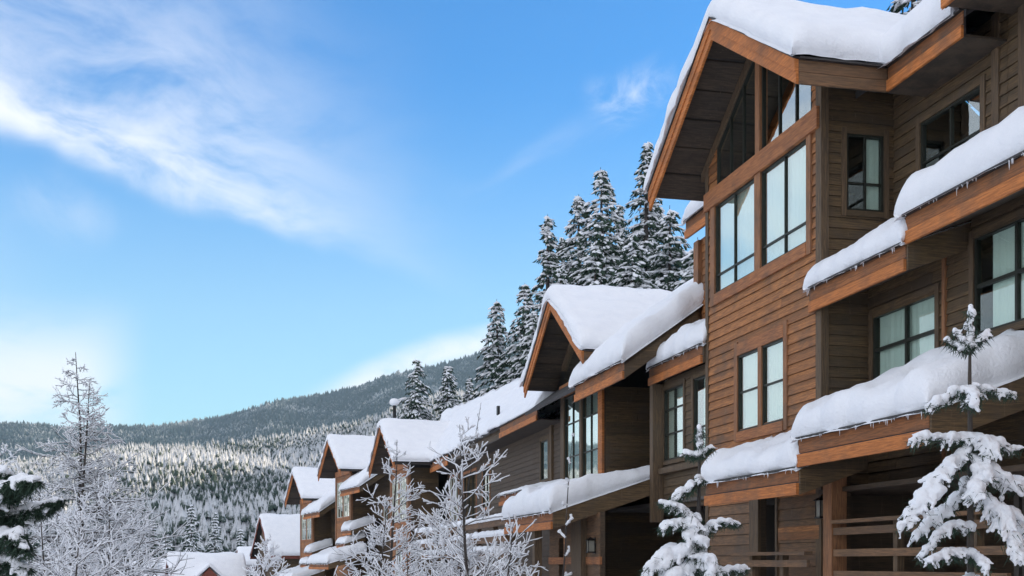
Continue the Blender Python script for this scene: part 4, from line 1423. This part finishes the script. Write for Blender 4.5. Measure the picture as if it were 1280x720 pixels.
# ------------------------------------------------------------------ conifers
def conifer(name, label, X, Y, ztip, seed, Rb=2.4, height=None, dens=1.0, snow=1.0, group="snowy conifers behind the roofs", cat="conifer", zb=None, slump=1.0):
    """snow laden spruce: trunk, drooping needle sprays, snow lumps on every bough"""
    rg = np.random.default_rng(seed)
    if zb is None:
        zb = float(ground_z(X, Y)) - 0.3
    Hh = ztip - zb
    if height:
        zb = ztip - height; Hh = height
    root = empty(name, (X, Y, zb), float(rg.uniform(0, 6.28)))
    tag(root, label, cat, group)
    lean = rg.normal(0, 0.012, 2)
    obj("trunk", MB().tube([(lean[0] * k * Hh, lean[1] * k * Hh, Hh * k) for k in (0, .3, .6, .85, 1.0)], [Hh * .018, Hh * .014, Hh * .009, Hh * .0045, 0.012], 7), M['bark'], root)
    step = 0.42 / dens
    zsl = np.arange(Hh * 0.10, Hh - 0.15, step * 0.6)
    C1, A1, C2, D2 = [], [], [], []
    for z in zsl:
        f = z / Hh
        nb_ = int(rg.integers(4, 8)) if f < 0.9 else 4
        for _ in range(nb_):
            L = Rb * ((1 - f) ** 0.86) * rg.uniform(0.62, 1.18) + 0.12
            a = rg.uniform(0, 2 * math.pi)
            dr = rg.uniform(0.30, 0.62) * slump * (0.55 + 0.6 * (1 - f))
            k = max(2, int(L / 0.32))
            ts = (np.arange(k) + 0.7) / k
            up0 = rg.uniform(0.0, 0.16)
            rr = ts * L
            zz = z + up0 * L * ts - dr * L * ts ** 2.0 + rg.normal(0, 0.03, k)
            px = np.cos(a) * rr + lean[0] * z; py = np.sin(a) * rr + lean[1] * z
            P = np.stack([px, py, zz], -1)
            dirv = np.stack([np.full(k, math.cos(a)), np.full(k, math.sin(a)), up0 - 2 * dr * ts], -1)
            C2.append(P); D2.append(np.concatenate([dirv, np.full((k, 1), L), ts[:, None]], 1))
    P = np.concatenate(C2); Q = np.concatenate(D2)
    d, L, ts = Q[:, :3], Q[:, 3], Q[:, 4]
    n = len(P)
    # needle sprays: thin triangles fanning out and hanging from the bough
    nt = 5
    side = np.stack([-d[:, 1], d[:, 0], np.zeros(n)], -1)
    Vn, Fn = [], []
    for q in range(nt):
        w_ = rg.uniform(-1.1, 1.1, (n, 1))
        ln = rg.uniform(0.18, 0.42, (n, 1)) * (0.6 + 0.5 * np.minimum(L, 2.2)[:, None] / 2.2)
        tipd = d * rg.uniform(0.5, 1.0, (n, 1)) + side * w_ + np.array([0, 0, -1.0]) * rg.uniform(0.25, 0.9, (n, 1))
        b0 = P + rg.normal(0, 0.05, (n, 3))
        tip = b0 + tipd * ln
        wd = side * rg.uniform(0.04, 0.09, (n, 1)) + np.array([0, 0, 1.0]) * rg.uniform(-0.03, 0.03, (n, 1))
        Vn.append(np.stack([b0 - wd, b0 + wd, tip, b0 + tipd * ln * 0.5 + np.array([0, 0, -0.12]) * rg.uniform(0.3, 1.2, (n, 1))], 1))
        o_ = q * n * 4
        idx = np.arange(n) * 4 + o_
        Fn.append(np.stack([idx, idx + 1, idx + 2], -1)); Fn.append(np.stack([idx, idx + 2, idx + 3], -1))
    c = np_obj("crown", np.concatenate(Vn).reshape(-1, 3), np.concatenate(Fn), M['needles'], root)
    c['kind'] = 'stuff'
    # snow: lumps along the bough plus side lumps
    keep = rg.random(n) < 0.86 * snow
    Ps, ds, Ls, tsn = P[keep], d[keep], L[keep], ts[keep]
    ra = rg.uniform(0.17, 0.38, len(Ps)); rb = rg.uniform(0.09, 0.20, len(Ps)) * (1.15 - 0.4 * tsn); rc = rg.uniform(0.035, 0.075, len(Ps))
    cen = Ps + np.array([0, 0, 0.055]) + rg.normal(0, 0.02, (len(Ps), 3))
    sd = side[keep]
    m2 = rg.random(len(Ps)) < 0.75
    side_c = (Ps + sd * rg.choice([-1, 1], (len(Ps), 1)) * rg.uniform(0.10, 0.30, (len(Ps), 1)) * np.minimum(1, Ls[:, None] / 1.2) + np.array([0, 0, -0.03]) + ds * 0.05)[m2]
    sdd = (ds + sd * rg.uniform(-0.9, 0.9, (len(Ps), 1)) + np.array([0, 0, -0.35]))[m2]
    cen = np.concatenate([cen, side_c]); dd = np.concatenate([ds, sdd])
    ra = np.concatenate([ra, rg.uniform(0.12, 0.26, len(side_c))]); rb = np.concatenate([rb, rg.uniform(0.045, 0.10, len(side_c))]); rc = np.concatenate([rc, rg.uniform(0.03, 0.06, len(side_c))])
    Vb, Fb = blobs(cen, axes_along(dd, ra, rb, rc), ICO0, 0.22, seed + 5)
    np_obj("snow", Vb, Fb, M['snow'], root, True)['kind'] = 'stuff'
    return root


def P2(u, v, Y):
    return ((u - 640) / FPX * Y, Y, (HOR - v) / FPX * Y)


con = [
    (803, 178, 66, 2.9, "tallest snowy conifer behind the roofs, its tip close to the tower's eave"),
    (763, 206, 62, 2.7, "broad snowy conifer left of the tallest one, above the middle gable's roof"),
    (722, 238, 66, 2.4, "snowy conifer with dark pointed top above the left half of the middle roof"),
    (685, 270, 70, 1.7, "slender isolated conifer rising above the middle gable's peak"),
    (838, 258, 58, 2.7, "snowy conifer squeezed against the tower's left side, right of the tallest"),
    (866, 300, 54, 2.6, "lowest snowy conifer touching the tower's left wall below the eave"),
    (742, 300, 56, 2.3, "shorter conifer in front of the two broad ones, just above the ridge snow"),
    (786, 285, 55, 2.4, "short conifer in front of the tallest, crown packed with snow"),
    (648, 352, 74, 2.2, "snowy conifer just left of the middle gable, taller of the leaning pair"),
    (626, 374, 78, 2.2, "snowy conifer leftmost of the group beside the middle gable"),
    (664, 385, 66, 2.0, "low conifer half hidden by the middle gable's left rake"),
    (523, 450, 98, 2.6, "small snowy conifer left of two, above the long roof"),
    (556, 454, 92, 2.2, "small snowy conifer right of two, above the long roof"),
    (585, 470, 96, 1.6, "little conifer tip between the pair and the big group, above the long roof"),
    (705, 335, 60, 2.0, "bushy low conifer directly behind the middle ridge's left end"),
    (775, 250, 74, 2.6, "conifer behind and between the broad one and the tallest one"),
    (822, 225, 72, 2.6, "conifer directly behind the tallest, its right side filling the gap to the tower"),
    (704, 300, 76, 2.2, "background conifer filling the gap between the slender one and the pointed one"),
    (1136, -60, 42, 3.0, "conifer whose snowy twigs show above the tower's roof at the top edge"),
]
for i, (u, v, Y, rb_, lb) in enumerate(con):
    x, y, z = P2(u, v, Y)
    conifer("conifer", lb, x, y, z, 100 + i, rb_ * (1.85 + 0.5 * ((i * 37) % 10) / 10), dens=1.0)
val = [
    (238, 630, 150, 3.4, "dark snow tiered spruce standing alone above the leftmost cottage roof"),
    (190, 652, 170, 2.6, "small spruce left of the tiered spruce above the cottage roofs"),
    (160, 640, 165, 2.6, "spruce seen through the bare larch's right side, above the bushes"),
    (268, 640, 185, 2.6, "spruce right of the tiered spruce, against the hillside"),
    (208, 668, 140, 2.2, "lowest spruce left of the tiered spruce at the cottages"),
    (300, 660, 175, 2.3, "spruce between the cottages and the house beyond the row"),
]
for i, (u, v, Y, rb_, lb) in enumerate(val):
    x, y, z = P2(u, v, Y)
    conifer("conifer", lb, x, y, z, 150 + i, rb_, dens=0.6, group="spruces by the valley cottages")


# ------------------------------------------------------------------ near snow-heaped young pines
def snow_tree(name, label, Y, trunk, boughs, seed, voxel=0.016, group="snow heaped young pines", needle_n=26, depth=0.5, k=1.0, nw=0.005):
    """young pine with thick snow on each bough. trunk: (u, v) points bottom to top; boughs: lists of (u, v, radius px, depth m)"""
    rg = np.random.default_rng(seed)
    rnd = random.Random(seed)
    base = P2(trunk[0][0], trunk[0][1], Y)
    gz_ = float(ground_z(base[0], base[1])) - 0.1
    root = empty(name, (base[0], base[1], gz_))
    tag(root, label, "tree", group)
    off = np.array([base[0], base[1], gz_])
    px = Y / FPX
    tp = [Vector(P2(u, v, Y)) - Vector(off) for u, v in trunk]
    tp = [Vector((0, 0, 0))] + tp
    n = len(tp)
    obj("trunk", MB().tube(tp, [0.05 - 0.042 * i / (n - 1) for i in range(n)], 8), M['bark'], root)
    for bi, b_ in enumerate(boughs):
        cen, ax, Nv, Nf = [], [], [], []
        pts = [np.array(P2(u, v, Y)) - off + np.array([0, dep, 0]) for (u, v, r_, dep) in b_]
        rad = [r_ * px for (_, _, r_, _) in b_]
        tw = MB()
        tw.tube([tuple(p - np.array([0, 0, rad[i] * 0.8])) for i, p in enumerate(pts)], [0.014 - 0.010 * i / max(1, len(pts) - 1) for i in range(len(pts))], 5)
        small = max(rad) < 12 * px
        for i in range(len(pts) - 1):
            dv = pts[i + 1] - pts[i]
            L = np.linalg.norm(dv); dn = dv / L
            sd0 = np.array([-dn[1], dn[0], 0.0]) + 1e-6; sd0 /= np.linalg.norm(sd0)
            m_ = max(2, int(L / (0.5 * (rad[i] + rad[i + 1]) * 0.42)))
            for j in range(m_):
                f = j / m_
                rr = (rad[i] * (1 - f) + rad[i + 1] * f) * rnd.uniform(0.8, 1.15)
                c = pts[i] * (1 - f) + pts[i + 1] * f + np.array([rnd.gauss(0, 1), rnd.gauss(0, 1), rnd.gauss(0, 0.6)]) * rr * 0.25
                cen.append(c)
                ax.append(axes_along((dn + np.array([rnd.gauss(0, .3), rnd.gauss(0, .3), 0]))[None], [rr * 0.85], [rr * 0.62], [rr * 0.55])[0])
                # side twigs: each a short drooping string of small lumps
                for q_ in range(2 if small else 4):
                    sgn = rnd.choice((-1, 1))
                    td = dn * rnd.uniform(0.2, 1.0) + sd0 * sgn * rnd.uniform(0.2, 1.0) + np.array([rnd.gauss(0, .25), rnd.gauss(0, .25), rnd.uniform(-1.0, 0.15)])
                    td /= np.linalg.norm(td)
                    tl = rr * rnd.uniform(0.5, 1.6)
                    e = c + td * tl
                    for g_ in range(3):
                        q = c + td * tl * (0.45 + 0.3 * g_) + np.array([0, 0, -0.10 * g_ * rr])
                        sz = rr * rnd.uniform(0.20, 0.36) * (1.12 - 0.22 * g_)
                        cen.append(q); ax.append(axes_along(td[None], [sz * 1.35], [sz], [sz * 0.85])[0])
                    if rnd.random() < 0.35:
                        tw.tube([tuple(c - np.array([0, 0, rr * .3])), tuple(e - np.array([0, 0, rr * .35])), tuple(e + td * 0.03 - np.array([0, 0, rr * .4]))], [0.005, 0.004, 0.002], 4)
                for _ in range(int(needle_n * 0.5)):
                    d = np.array([rnd.uniform(-1, 1), rnd.uniform(-1, 1), rnd.uniform(-1.3, 0.1)])
                    d /= np.linalg.norm(d)
                    q = c + np.array([rnd.uniform(-.9, .9), rnd.uniform(-.9, .9), rnd.uniform(-.8, -.2)]) * rr
                    ln = rnd.uniform(0.03, 0.09) + rr * 0.45
                    sd = np.cross(d, [0.3, 0.5, 0.8]); sd /= np.linalg.norm(sd)
                    o_ = len(Nv)
                    wd_ = nw
                    Nv += [q - sd * wd_, q + sd * wd_, q + d * ln]
                    Nf.append((o_, o_ + 1, o_ + 2))
        bo = obj("bough", tw, M['bark'], root)
        nd_ = np_obj("needles", np.array(Nv), np.array(Nf), M['needles'], bo); nd_['kind'] = 'stuff'
        Vb, Fb = blobs(np.array(cen), np.array(ax), ICO1, 0.08, seed + bi)
        o = np_obj("snow", Vb, Fb, M['snow'], bo, True)
        md = o.modifiers.new("remesh", 'REMESH')
        md.mode = 'VOXEL'; md.voxel_size = voxel; md.use_smooth_shade = True
        sm = o.modifiers.new("smooth", 'SMOOTH'); sm.factor = 0.5; sm.iterations = 1
        ds = o.modifiers.new("lumps", 'DISPLACE'); ds.texture = LUMP; ds.texture_coords = 'GLOBAL'; ds.strength = 0.022; ds.mid_level = 0.5
    return root


LUMP = bpy.data.textures.new("lump_noise", 'CLOUDS')
LUMP.noise_scale = 0.05
T1 = [
    [(1213, 385, 6.4, 0), (1212, 405, 6.4, 0), (1214, 428, 8.3, 0), (1213, 440, 4.6, 0)],
    [(1211, 432, 7.4, 0), (1198, 422, 6.4, 0), (1191, 412, 6.4, -.03)],
    [(1210, 436, 7.4, 0), (1194, 430, 6.4, .03), (1184, 421, 4.6, .05)],
    [(1215, 432, 7.4, 0), (1229, 420, 6.4, 0), (1237, 410, 4.6, .03)],
    [(1213, 484, 8.3, 0), (1188, 492, 8.4, -.05), (1167, 503, 10.1, -.1), (1152, 516, 5.5, -.12)],
    [(1213, 480, 7.4, 0), (1237, 486, 9.2, .05), (1261, 490, 7.4, .08), (1275, 491, 4.6, .1)],
    [(1213, 484, 8.3, 0), (1204, 500, 8.4, -.25), (1197, 515, 8.3, -.4)],
    [(1213, 484, 6.4, 0), (1223, 492, 8.3, .25), (1229, 500, 7.4, .4)],
    [(1213, 545, 8.4, 0), (1184, 548, 11.9, -.05), (1156, 545, 8.4, -.1), (1131, 552, 7.4, -.15)],
    [(1213, 545, 9.2, 0), (1233, 556, 12.6, -.1), (1227, 575, 10.5, -.2)],
    [(1213, 545, 9.2, 0), (1247, 552, 11.2, 0), (1265, 562, 8.4, .05), (1278, 556, 7.4, .1)],
    [(1213, 555, 8.4, 0), (1188, 578, 12.6, -.1), (1165, 600, 14.7, -.2), (1141, 622, 14.0, -.3), (1120, 650, 9.8, -.35), (1112, 662, 7.4, -.35)],
    [(1213, 570, 8.4, 0), (1223, 592, 15.4, -.2), (1204, 612, 12.6, -.35), (1188, 626, 8.4, -.4)],
    [(1213, 570, 8.4, 0), (1242, 590, 15.4, -.1), (1261, 604, 14.0, 0), (1287, 600, 14.0, .1)],
    [(1213, 600, 8.4, 0), (1195, 628, 11.2, .1), (1167, 648, 11.2, 0), (1140, 672, 10.1, -.1)],
    [(1213, 600, 9.8, 0), (1238, 640, 14.0, -.2), (1248, 672, 12.6, -.3), (1255, 700, 10.5, -.35)],
    [(1213, 610, 8.4, 0), (1263, 640, 14.0, .1), (1285, 660, 14.0, .2), (1306, 690, 12.6, .2)],
    [(1213, 660, 9.2, 0), (1188, 655, 9.2, -.1), (1162, 668, 7.4, -.2), (1137, 700, 5.5, -.25)],
    [(1213, 690, 9.2, 0), (1183, 690, 10.1, -.2), (1167, 690, 9.1, -.3), (1143, 702, 7.4, -.4)],
    [(1213, 690, 9.2, 0), (1212, 700, 8.4, -.3), (1206, 712, 9.2, -.5)],
    [(1213, 720, 8.4, 0), (1178, 735, 9.8, -.2), (1146, 750, 8.4, -.3)],
    [(1213, 720, 8.4, 0), (1253, 735, 11.2, 0), (1295, 750, 9.8, .1)],
]
snow_tree("pine_tree", "young pine heaped with thick snow at the right edge, dark boughs drooping", 11.0, [(1213, 820), (1213, 700), (1213, 560), (1212, 470), (1213, 382)], T1, 7, 0.012)
T2 = [
    [(875, 533, 5, 0), (874, 548, 6, 0), (877, 562, 6, 0)],
    [(875, 566, 7, 0), (866, 568, 7, 0), (857, 564, 6, 0)],
    [(876, 566, 7, 0), (884, 560, 6, 0), (891, 556, 4, 0)],
    [(873, 600, 7, 0), (858, 607, 9, -.05), (846, 618, 9, -.05), (838, 624, 5, -.05)],
    [(872, 596, 6, 0), (879, 600, 6, .1)],
    [(870, 650, 10, 0), (855, 638, 9, -.05), (838, 630, 8, -.1), (823, 628, 6, -.1)],
    [(866, 655, 9, 0), (848, 652, 9, -.1), (830, 655, 8, -.15), (824, 662, 5, -.15)],
    [(870, 660, 12, 0), (862, 648, 10, -.1), (868, 672, 16, -.15), (882, 676, 12, -.1)],
    [(872, 680, 12, 0), (848, 688, 17, -.1), (826, 697, 15, -.15), (808, 712, 11, -.2), (802, 722, 8, -.2)],
    [(872, 670, 10, 0), (890, 655, 7, 0), (905, 650, 7, 0), (925, 655, 4, .05)],
    [(872, 700, 12, 0), (850, 712, 16, -.2), (838, 724, 14, -.25)],
    [(872, 710, 10, 0), (900, 712, 9, 0), (925, 712, 8, .05), (935, 708, 6, .1)],
    [(872, 690, 10, 0), (884, 700, 12, -.3), (880, 716, 10, -.45)],
]
t2 = snow_tree("pine_tree", "smaller young pine loaded with snow in front of the dark garage opening", 13.5, [(872, 800), (872, 700), (874, 600), (875, 530)], T2, 9, 0.013, k=0.8, needle_n=60)
T3 = [
    [(-30, 640, 22, 0), (0, 612, 20, 0), (28, 602, 15, -.1), (52, 600, 9, -.2)],
    [(-30, 620, 16, 0), (-6, 595, 12, 0), (6, 585, 7, 0)],
    [(-20, 690, 18, 0), (10, 668, 14, -.1), (34, 668, 12, -.2), (48, 690, 10, -.3)],
    [(-20, 700, 18, 0), (12, 700, 14, -.1), (40, 706, 10, -.2)],
    [(-20, 640, 14, 0), (15, 640, 13, .1), (44, 628, 9, .2), (66, 622, 6, .2)],
]
snow_tree("fir_tree", "dark green fir patched with snow at the left edge of the street", 10.0, [(-28, 800), (-28, 700), (-28, 560)], T3, 12, 0.014, needle_n=420, k=0.4, nw=0.008)
for ob_ in COL.objects:
    if ob_.name.startswith("fir_tree"):
        ob_['group'] = ''
        del ob_['group']


# ------------------------------------------------------------------ bare trees with rime and snow on every twig
def bare_tree(name, label, X, Y, zbase, spec, seed, group="snow covered bare trees", snow_k=1.3):
    """spec: dict(height, r, lean, n primary, spread, up, levels, density)"""
    rnd = random.Random(seed)
    root = empty(name, (X, Y, zbase))
    tag(root, label, "tree", group)
    H_, up = spec['h'], spec.get('up', 0.5)
    tr = MB()
    cur = [None, None]
    many = group == "frosted shrubs of the thicket"
    kids_ = []
    def snow_on(pts, rads, prob=1.0):
        # a ridge of snow lying on top of the twig
        top = [(p[0], p[1], p[2] + r_ * 0.9 + spec.get('sn', 0.008)) for p, r_ in zip(pts, rads)]
        rr = [max(spec.get('smin', 0.010), r_ * snow_k) * rnd.uniform(0.7, 1.35) for r_ in rads]
        cur[1].tube(top, rr, 4)
    def grow(p, d, L, r_, lvl):
        k = 4 if lvl < 2 else 3
        pts = [Vector(p)]
        dd = Vector(d).normalized()
        for i in range(k):
            dd = (dd + Vector((rnd.gauss(0, .16), rnd.gauss(0, .16), rnd.gauss(0, .12) + spec.get('curl', 0.05)))).normalized()
            pts.append(pts[-1] + dd * (L / k))
        rads = [max(0.003, r_ * (1 - 0.7 * i / k)) for i in range(k + 1)]
        cur[0].tube(pts, rads, 4)
        if rnd.random() > spec.get('bare', 0.12):
            snow_on(pts, rads)
        if lvl >= spec['levels']:
            return
        nc = spec['kids'][lvl]
        for c in range(nc):
            f = rnd.uniform(0.2, 1.0)
            i = min(k - 1, int(f * k))
            q = pts[i].lerp(pts[i + 1], f * k - i)
            base_d = (pts[i + 1] - pts[i]).normalized()
            ax_ = Vector((rnd.gauss(0, 1), rnd.gauss(0, 1), rnd.gauss(0, 0.7))).normalized()
            nd = (base_d * 0.75 + ax_ * 0.75 + Vector((0, 0, spec.get('kup', 0.1)))).normalized()
            grow(q, nd, L * rnd.uniform(0.38, 0.62), r_ * 0.5, lvl + 1)
    for si in range(spec.get('stems', 1)):
        lr = spec.get('leanr', 0.1)
        lean = Vector((rnd.uniform(-lr, lr) + spec.get('lean', 0), rnd.uniform(-.5, .5) * lr, 1)).normalized()
        k = 8
        pts = [Vector((si * spec.get('stemgap', 0.2), 0, 0))]
        for i in range(k):
            lean = (lean + Vector((rnd.gauss(0, .03), rnd.gauss(0, .03), 0.05))).normalized()
            pts.append(pts[-1] + lean * (H_ * (1 - 0.12 * si) / k))
        rads = [spec['r'] * (1 - 0.9 * i / k) for i in range(k + 1)]
        tr.tube(pts, rads, 7)
        for c in range(spec['n']):
            f = spec.get('f0', 0.12) + (0.97 - spec.get('f0', 0.12)) * (c + rnd.random()) / spec['n']
            i = min(k - 1, int(f * k))
            q = pts[i].lerp(pts[i + 1], f * k - i)
            a = rnd.uniform(0, 2 * math.pi)
            L = spec['spread'] * ((1 - f) ** spec.get('taper', 0.8) + 0.06) * rnd.uniform(0.6, 1.15)
            if not many or cur[0] is None:
                cur[0], cur[1] = MB(), MB(); kids_.append(tuple(cur))
            grow(q, (math.cos(a), math.sin(a), up * rnd.uniform(0.5, 1.4)), L, rads[i] * 0.55 * (0.5 + 0.5 * L / spec['spread']), 1)
    obj("trunk", tr, M['bark'], root)
    for a_, b_ in kids_:
        bo = obj("branch", a_, M['bark'], root)
        so = obj("snow", b_, M['snow'], bo, smooth=True)
        if many:
            bo['kind'] = 'stuff'
        so['kind'] = 'stuff'
    return root


def at(u, Y):
    x = (u - 640) / FPX * Y
    return x, Y, float(ground_z(x, Y)) - 0.1


def top_h(v, Y, zb):
    return (HOR - v) / FPX * Y - zb


x, y, zb = at(592, 24)
bare_tree("bare_tree", "bare tree with thick white branches in front of the long low roof", x, y, zb,
          dict(h=top_h(530, y, zb), r=0.055, n=32, spread=1.65, up=0.38, levels=3, kids=[0, 4, 3], smin=0.0125, f0=0.16, taper=0.6), 21)
x, y, zb = at(612, 22)
bare_tree("bare_tree", "low bare sapling white with snow just left of the middle canopy", x, y, zb,
          dict(h=top_h(640, y, zb), r=0.035, n=18, spread=0.8, up=0.6, levels=3, kids=[0, 5, 3], smin=0.012), 22)
x, y, zb = at(482, 36)
bare_tree("bare_tree", "dense frosted bare tree before the row's far gables", x, y, zb,
          dict(h=top_h(548, y, zb), r=0.07, n=34, spread=1.85, up=0.32, levels=3, kids=[0, 4, 3], smin=0.0135, f0=0.1), 23)
x, y, zb = at(462, 32)
bare_tree("bare_tree", "lower frosted bush tree left of the dense one, below the distant windows", x, y, zb,
          dict(h=top_h(612, y, zb), r=0.05, n=32, spread=1.5, up=0.35, levels=3, kids=[0, 5, 3], smin=0.0135, f0=0.1), 24)
x, y, zb = at(540, 30)
bare_tree("bare_tree", "low white shrubby tree between the frosted tree and the thick branched one", x, y, zb,
          dict(h=top_h(625, y, zb), r=0.045, n=32, spread=1.6, up=0.35, levels=3, kids=[0, 5, 3], smin=0.0135, f0=0.1), 25)
x, y, zb = at(694, 24)
bare_tree("sapling", "thin snow beaded sapling standing against the tall grid windows", x, y, zb,
          dict(h=top_h(532, y, zb), r=0.03, n=10, spread=0.35, up=0.9, levels=2, kids=[0, 3], smin=0.028, f0=0.3), 26, group="")
x, y, zb = at(612 - 42, 38)
bare_tree("bare_tree", "thin dark twigged treetop against the long snow roof", x, y, zb,
          dict(h=top_h(500, y, zb), r=0.05, n=10, spread=0.9, up=0.9, levels=2, kids=[0, 3], smin=0.004, f0=0.72), 27, snow_k=0.3)
# larch at left: two stems, level tiers of fine twigs
x, y, zb = at(100, 28)
larch = dict(h=top_h(432, y, zb), r=0.075, n=78, spread=2.8, up=0.16, levels=3, kids=[0, 5, 3], leanr=0.012, smin=0.0085, bare=0.12, f0=0.14, stems=2, stemgap=0.10, curl=0.0, kup=0.0, taper=1.15)
bare_tree("larch_tree", "tall two stemmed bare larch with frosted level twigs against the sky", x, y, zb, larch, 31, group="")
for i, (u, Y, v, sp, lb) in enumerate((
        (60, 24, 600, 1.4, "frosted shrub at the larch's left foot beside the dark fir"),
        (135, 26, 604, 1.6, "frosted shrub at the larch's right foot, tallest of the thicket"),
        (20, 30, 560, 1.8, "thin leaning frosted shrub behind the dark fir at the left edge"),
        (172, 34, 668, 1.2, "low frosted shrub in front of the leftmost cottage"),
        (95, 19, 640, 1.2, "nearest low frosted shrub in the bottom left thicket"),
        (140, 20, 690, 0.9, "small frosted shrub at the bottom, left of the cottages"),
        (515, 27, 672, 1.2, "low frosted shrub before the snowy fence, left of the thick branched tree"),
        (572, 26, 668, 1.3, "low frosted shrub before the snowy fence at the thick branched tree's foot"),
        (640, 25, 680, 1.1, "low frosted shrub before the snowy fence, nearest the middle canopy's post"),
        (335, 60, 672, 1.6, "little white fir like shrub before the house beyond the row"))):
    x, y, zb = at(u, Y)
    bare_tree("frosted_shrub", lb, x, y, zb, dict(h=top_h(v, y, zb), r=0.035, n=28, spread=sp, up=0.5, levels=3, kids=[0, 5, 3], smin=0.009 * Y / 24 + 0.002, f0=0.05, taper=0.6), 41 + i, group="frosted shrubs of the thicket")

# ------------------------------------------------------------------ snow covered fence in front of the low house
fe = empty("fence", to_world(7.6, 36.0, -2.4), ROW)
tag(fe, "timber rail fence buried in snow left of the middle canopy", "fence")
FO = (7.6, 36.0, -2.4)
class FH:
    root = fe; o = FO
    def part(self, name, mb, material, parent=None, smooth=False, label=None):
        return obj(name, mb, material, parent or fe, FO, smooth)
fh = FH()
for i, zr_ in enumerate((1.30, 0.80, 0.32)):
    t_ = 7.6 - 0.05 * i
    r_ = obj("rail", MB().box(t_ - 0.06, t_ + 0.06, 33.5, 52.0, zr_ - 0.2, zr_), M['siding_low'], fe, FO)
    snow_sheet(fh, lambda x, y, q=zr_: q - 0.03, t_ - 0.07, t_ + 0.07, 33.5, 52.0, 0.17, 0.09, 0.04, (3, 90), 80 + i, name="rail_snow")
for i in range(8):
    s_ = 33.6 + i * 2.6
    obj("post", MB().box(7.70, 7.84, s_ - 0.07, s_ + 0.07, -2.4, 1.28), M['post'], fe, FO)

# ------------------------------------------------------------------ haze
mb = MB().box(-4500, 3500, -40, 4300, -40, 930)
hz = obj("haze", mb, None)
m = bpy.data.materials.new("haze_air")
m.use_nodes = True
t = NT(m.node_tree)
pv = t.n('ShaderNodeVolumePrincipled')
pv.inputs['Color'].default_value = (0.55, 0.80, 1.0, 1)
pv.inputs['Density'].default_value = 0.00011
pv.inputs['Anisotropy'].default_value = 0.2
o = t.n('ShaderNodeOutputMaterial')
t.l(pv.outputs[0], o.inputs['Volume'])
hz.data.materials.append(m)
tag(hz, kind='stuff')
hz.visible_shadow = True

for o in COL.objects:
    if o.get('group') == '':
        del o['group']
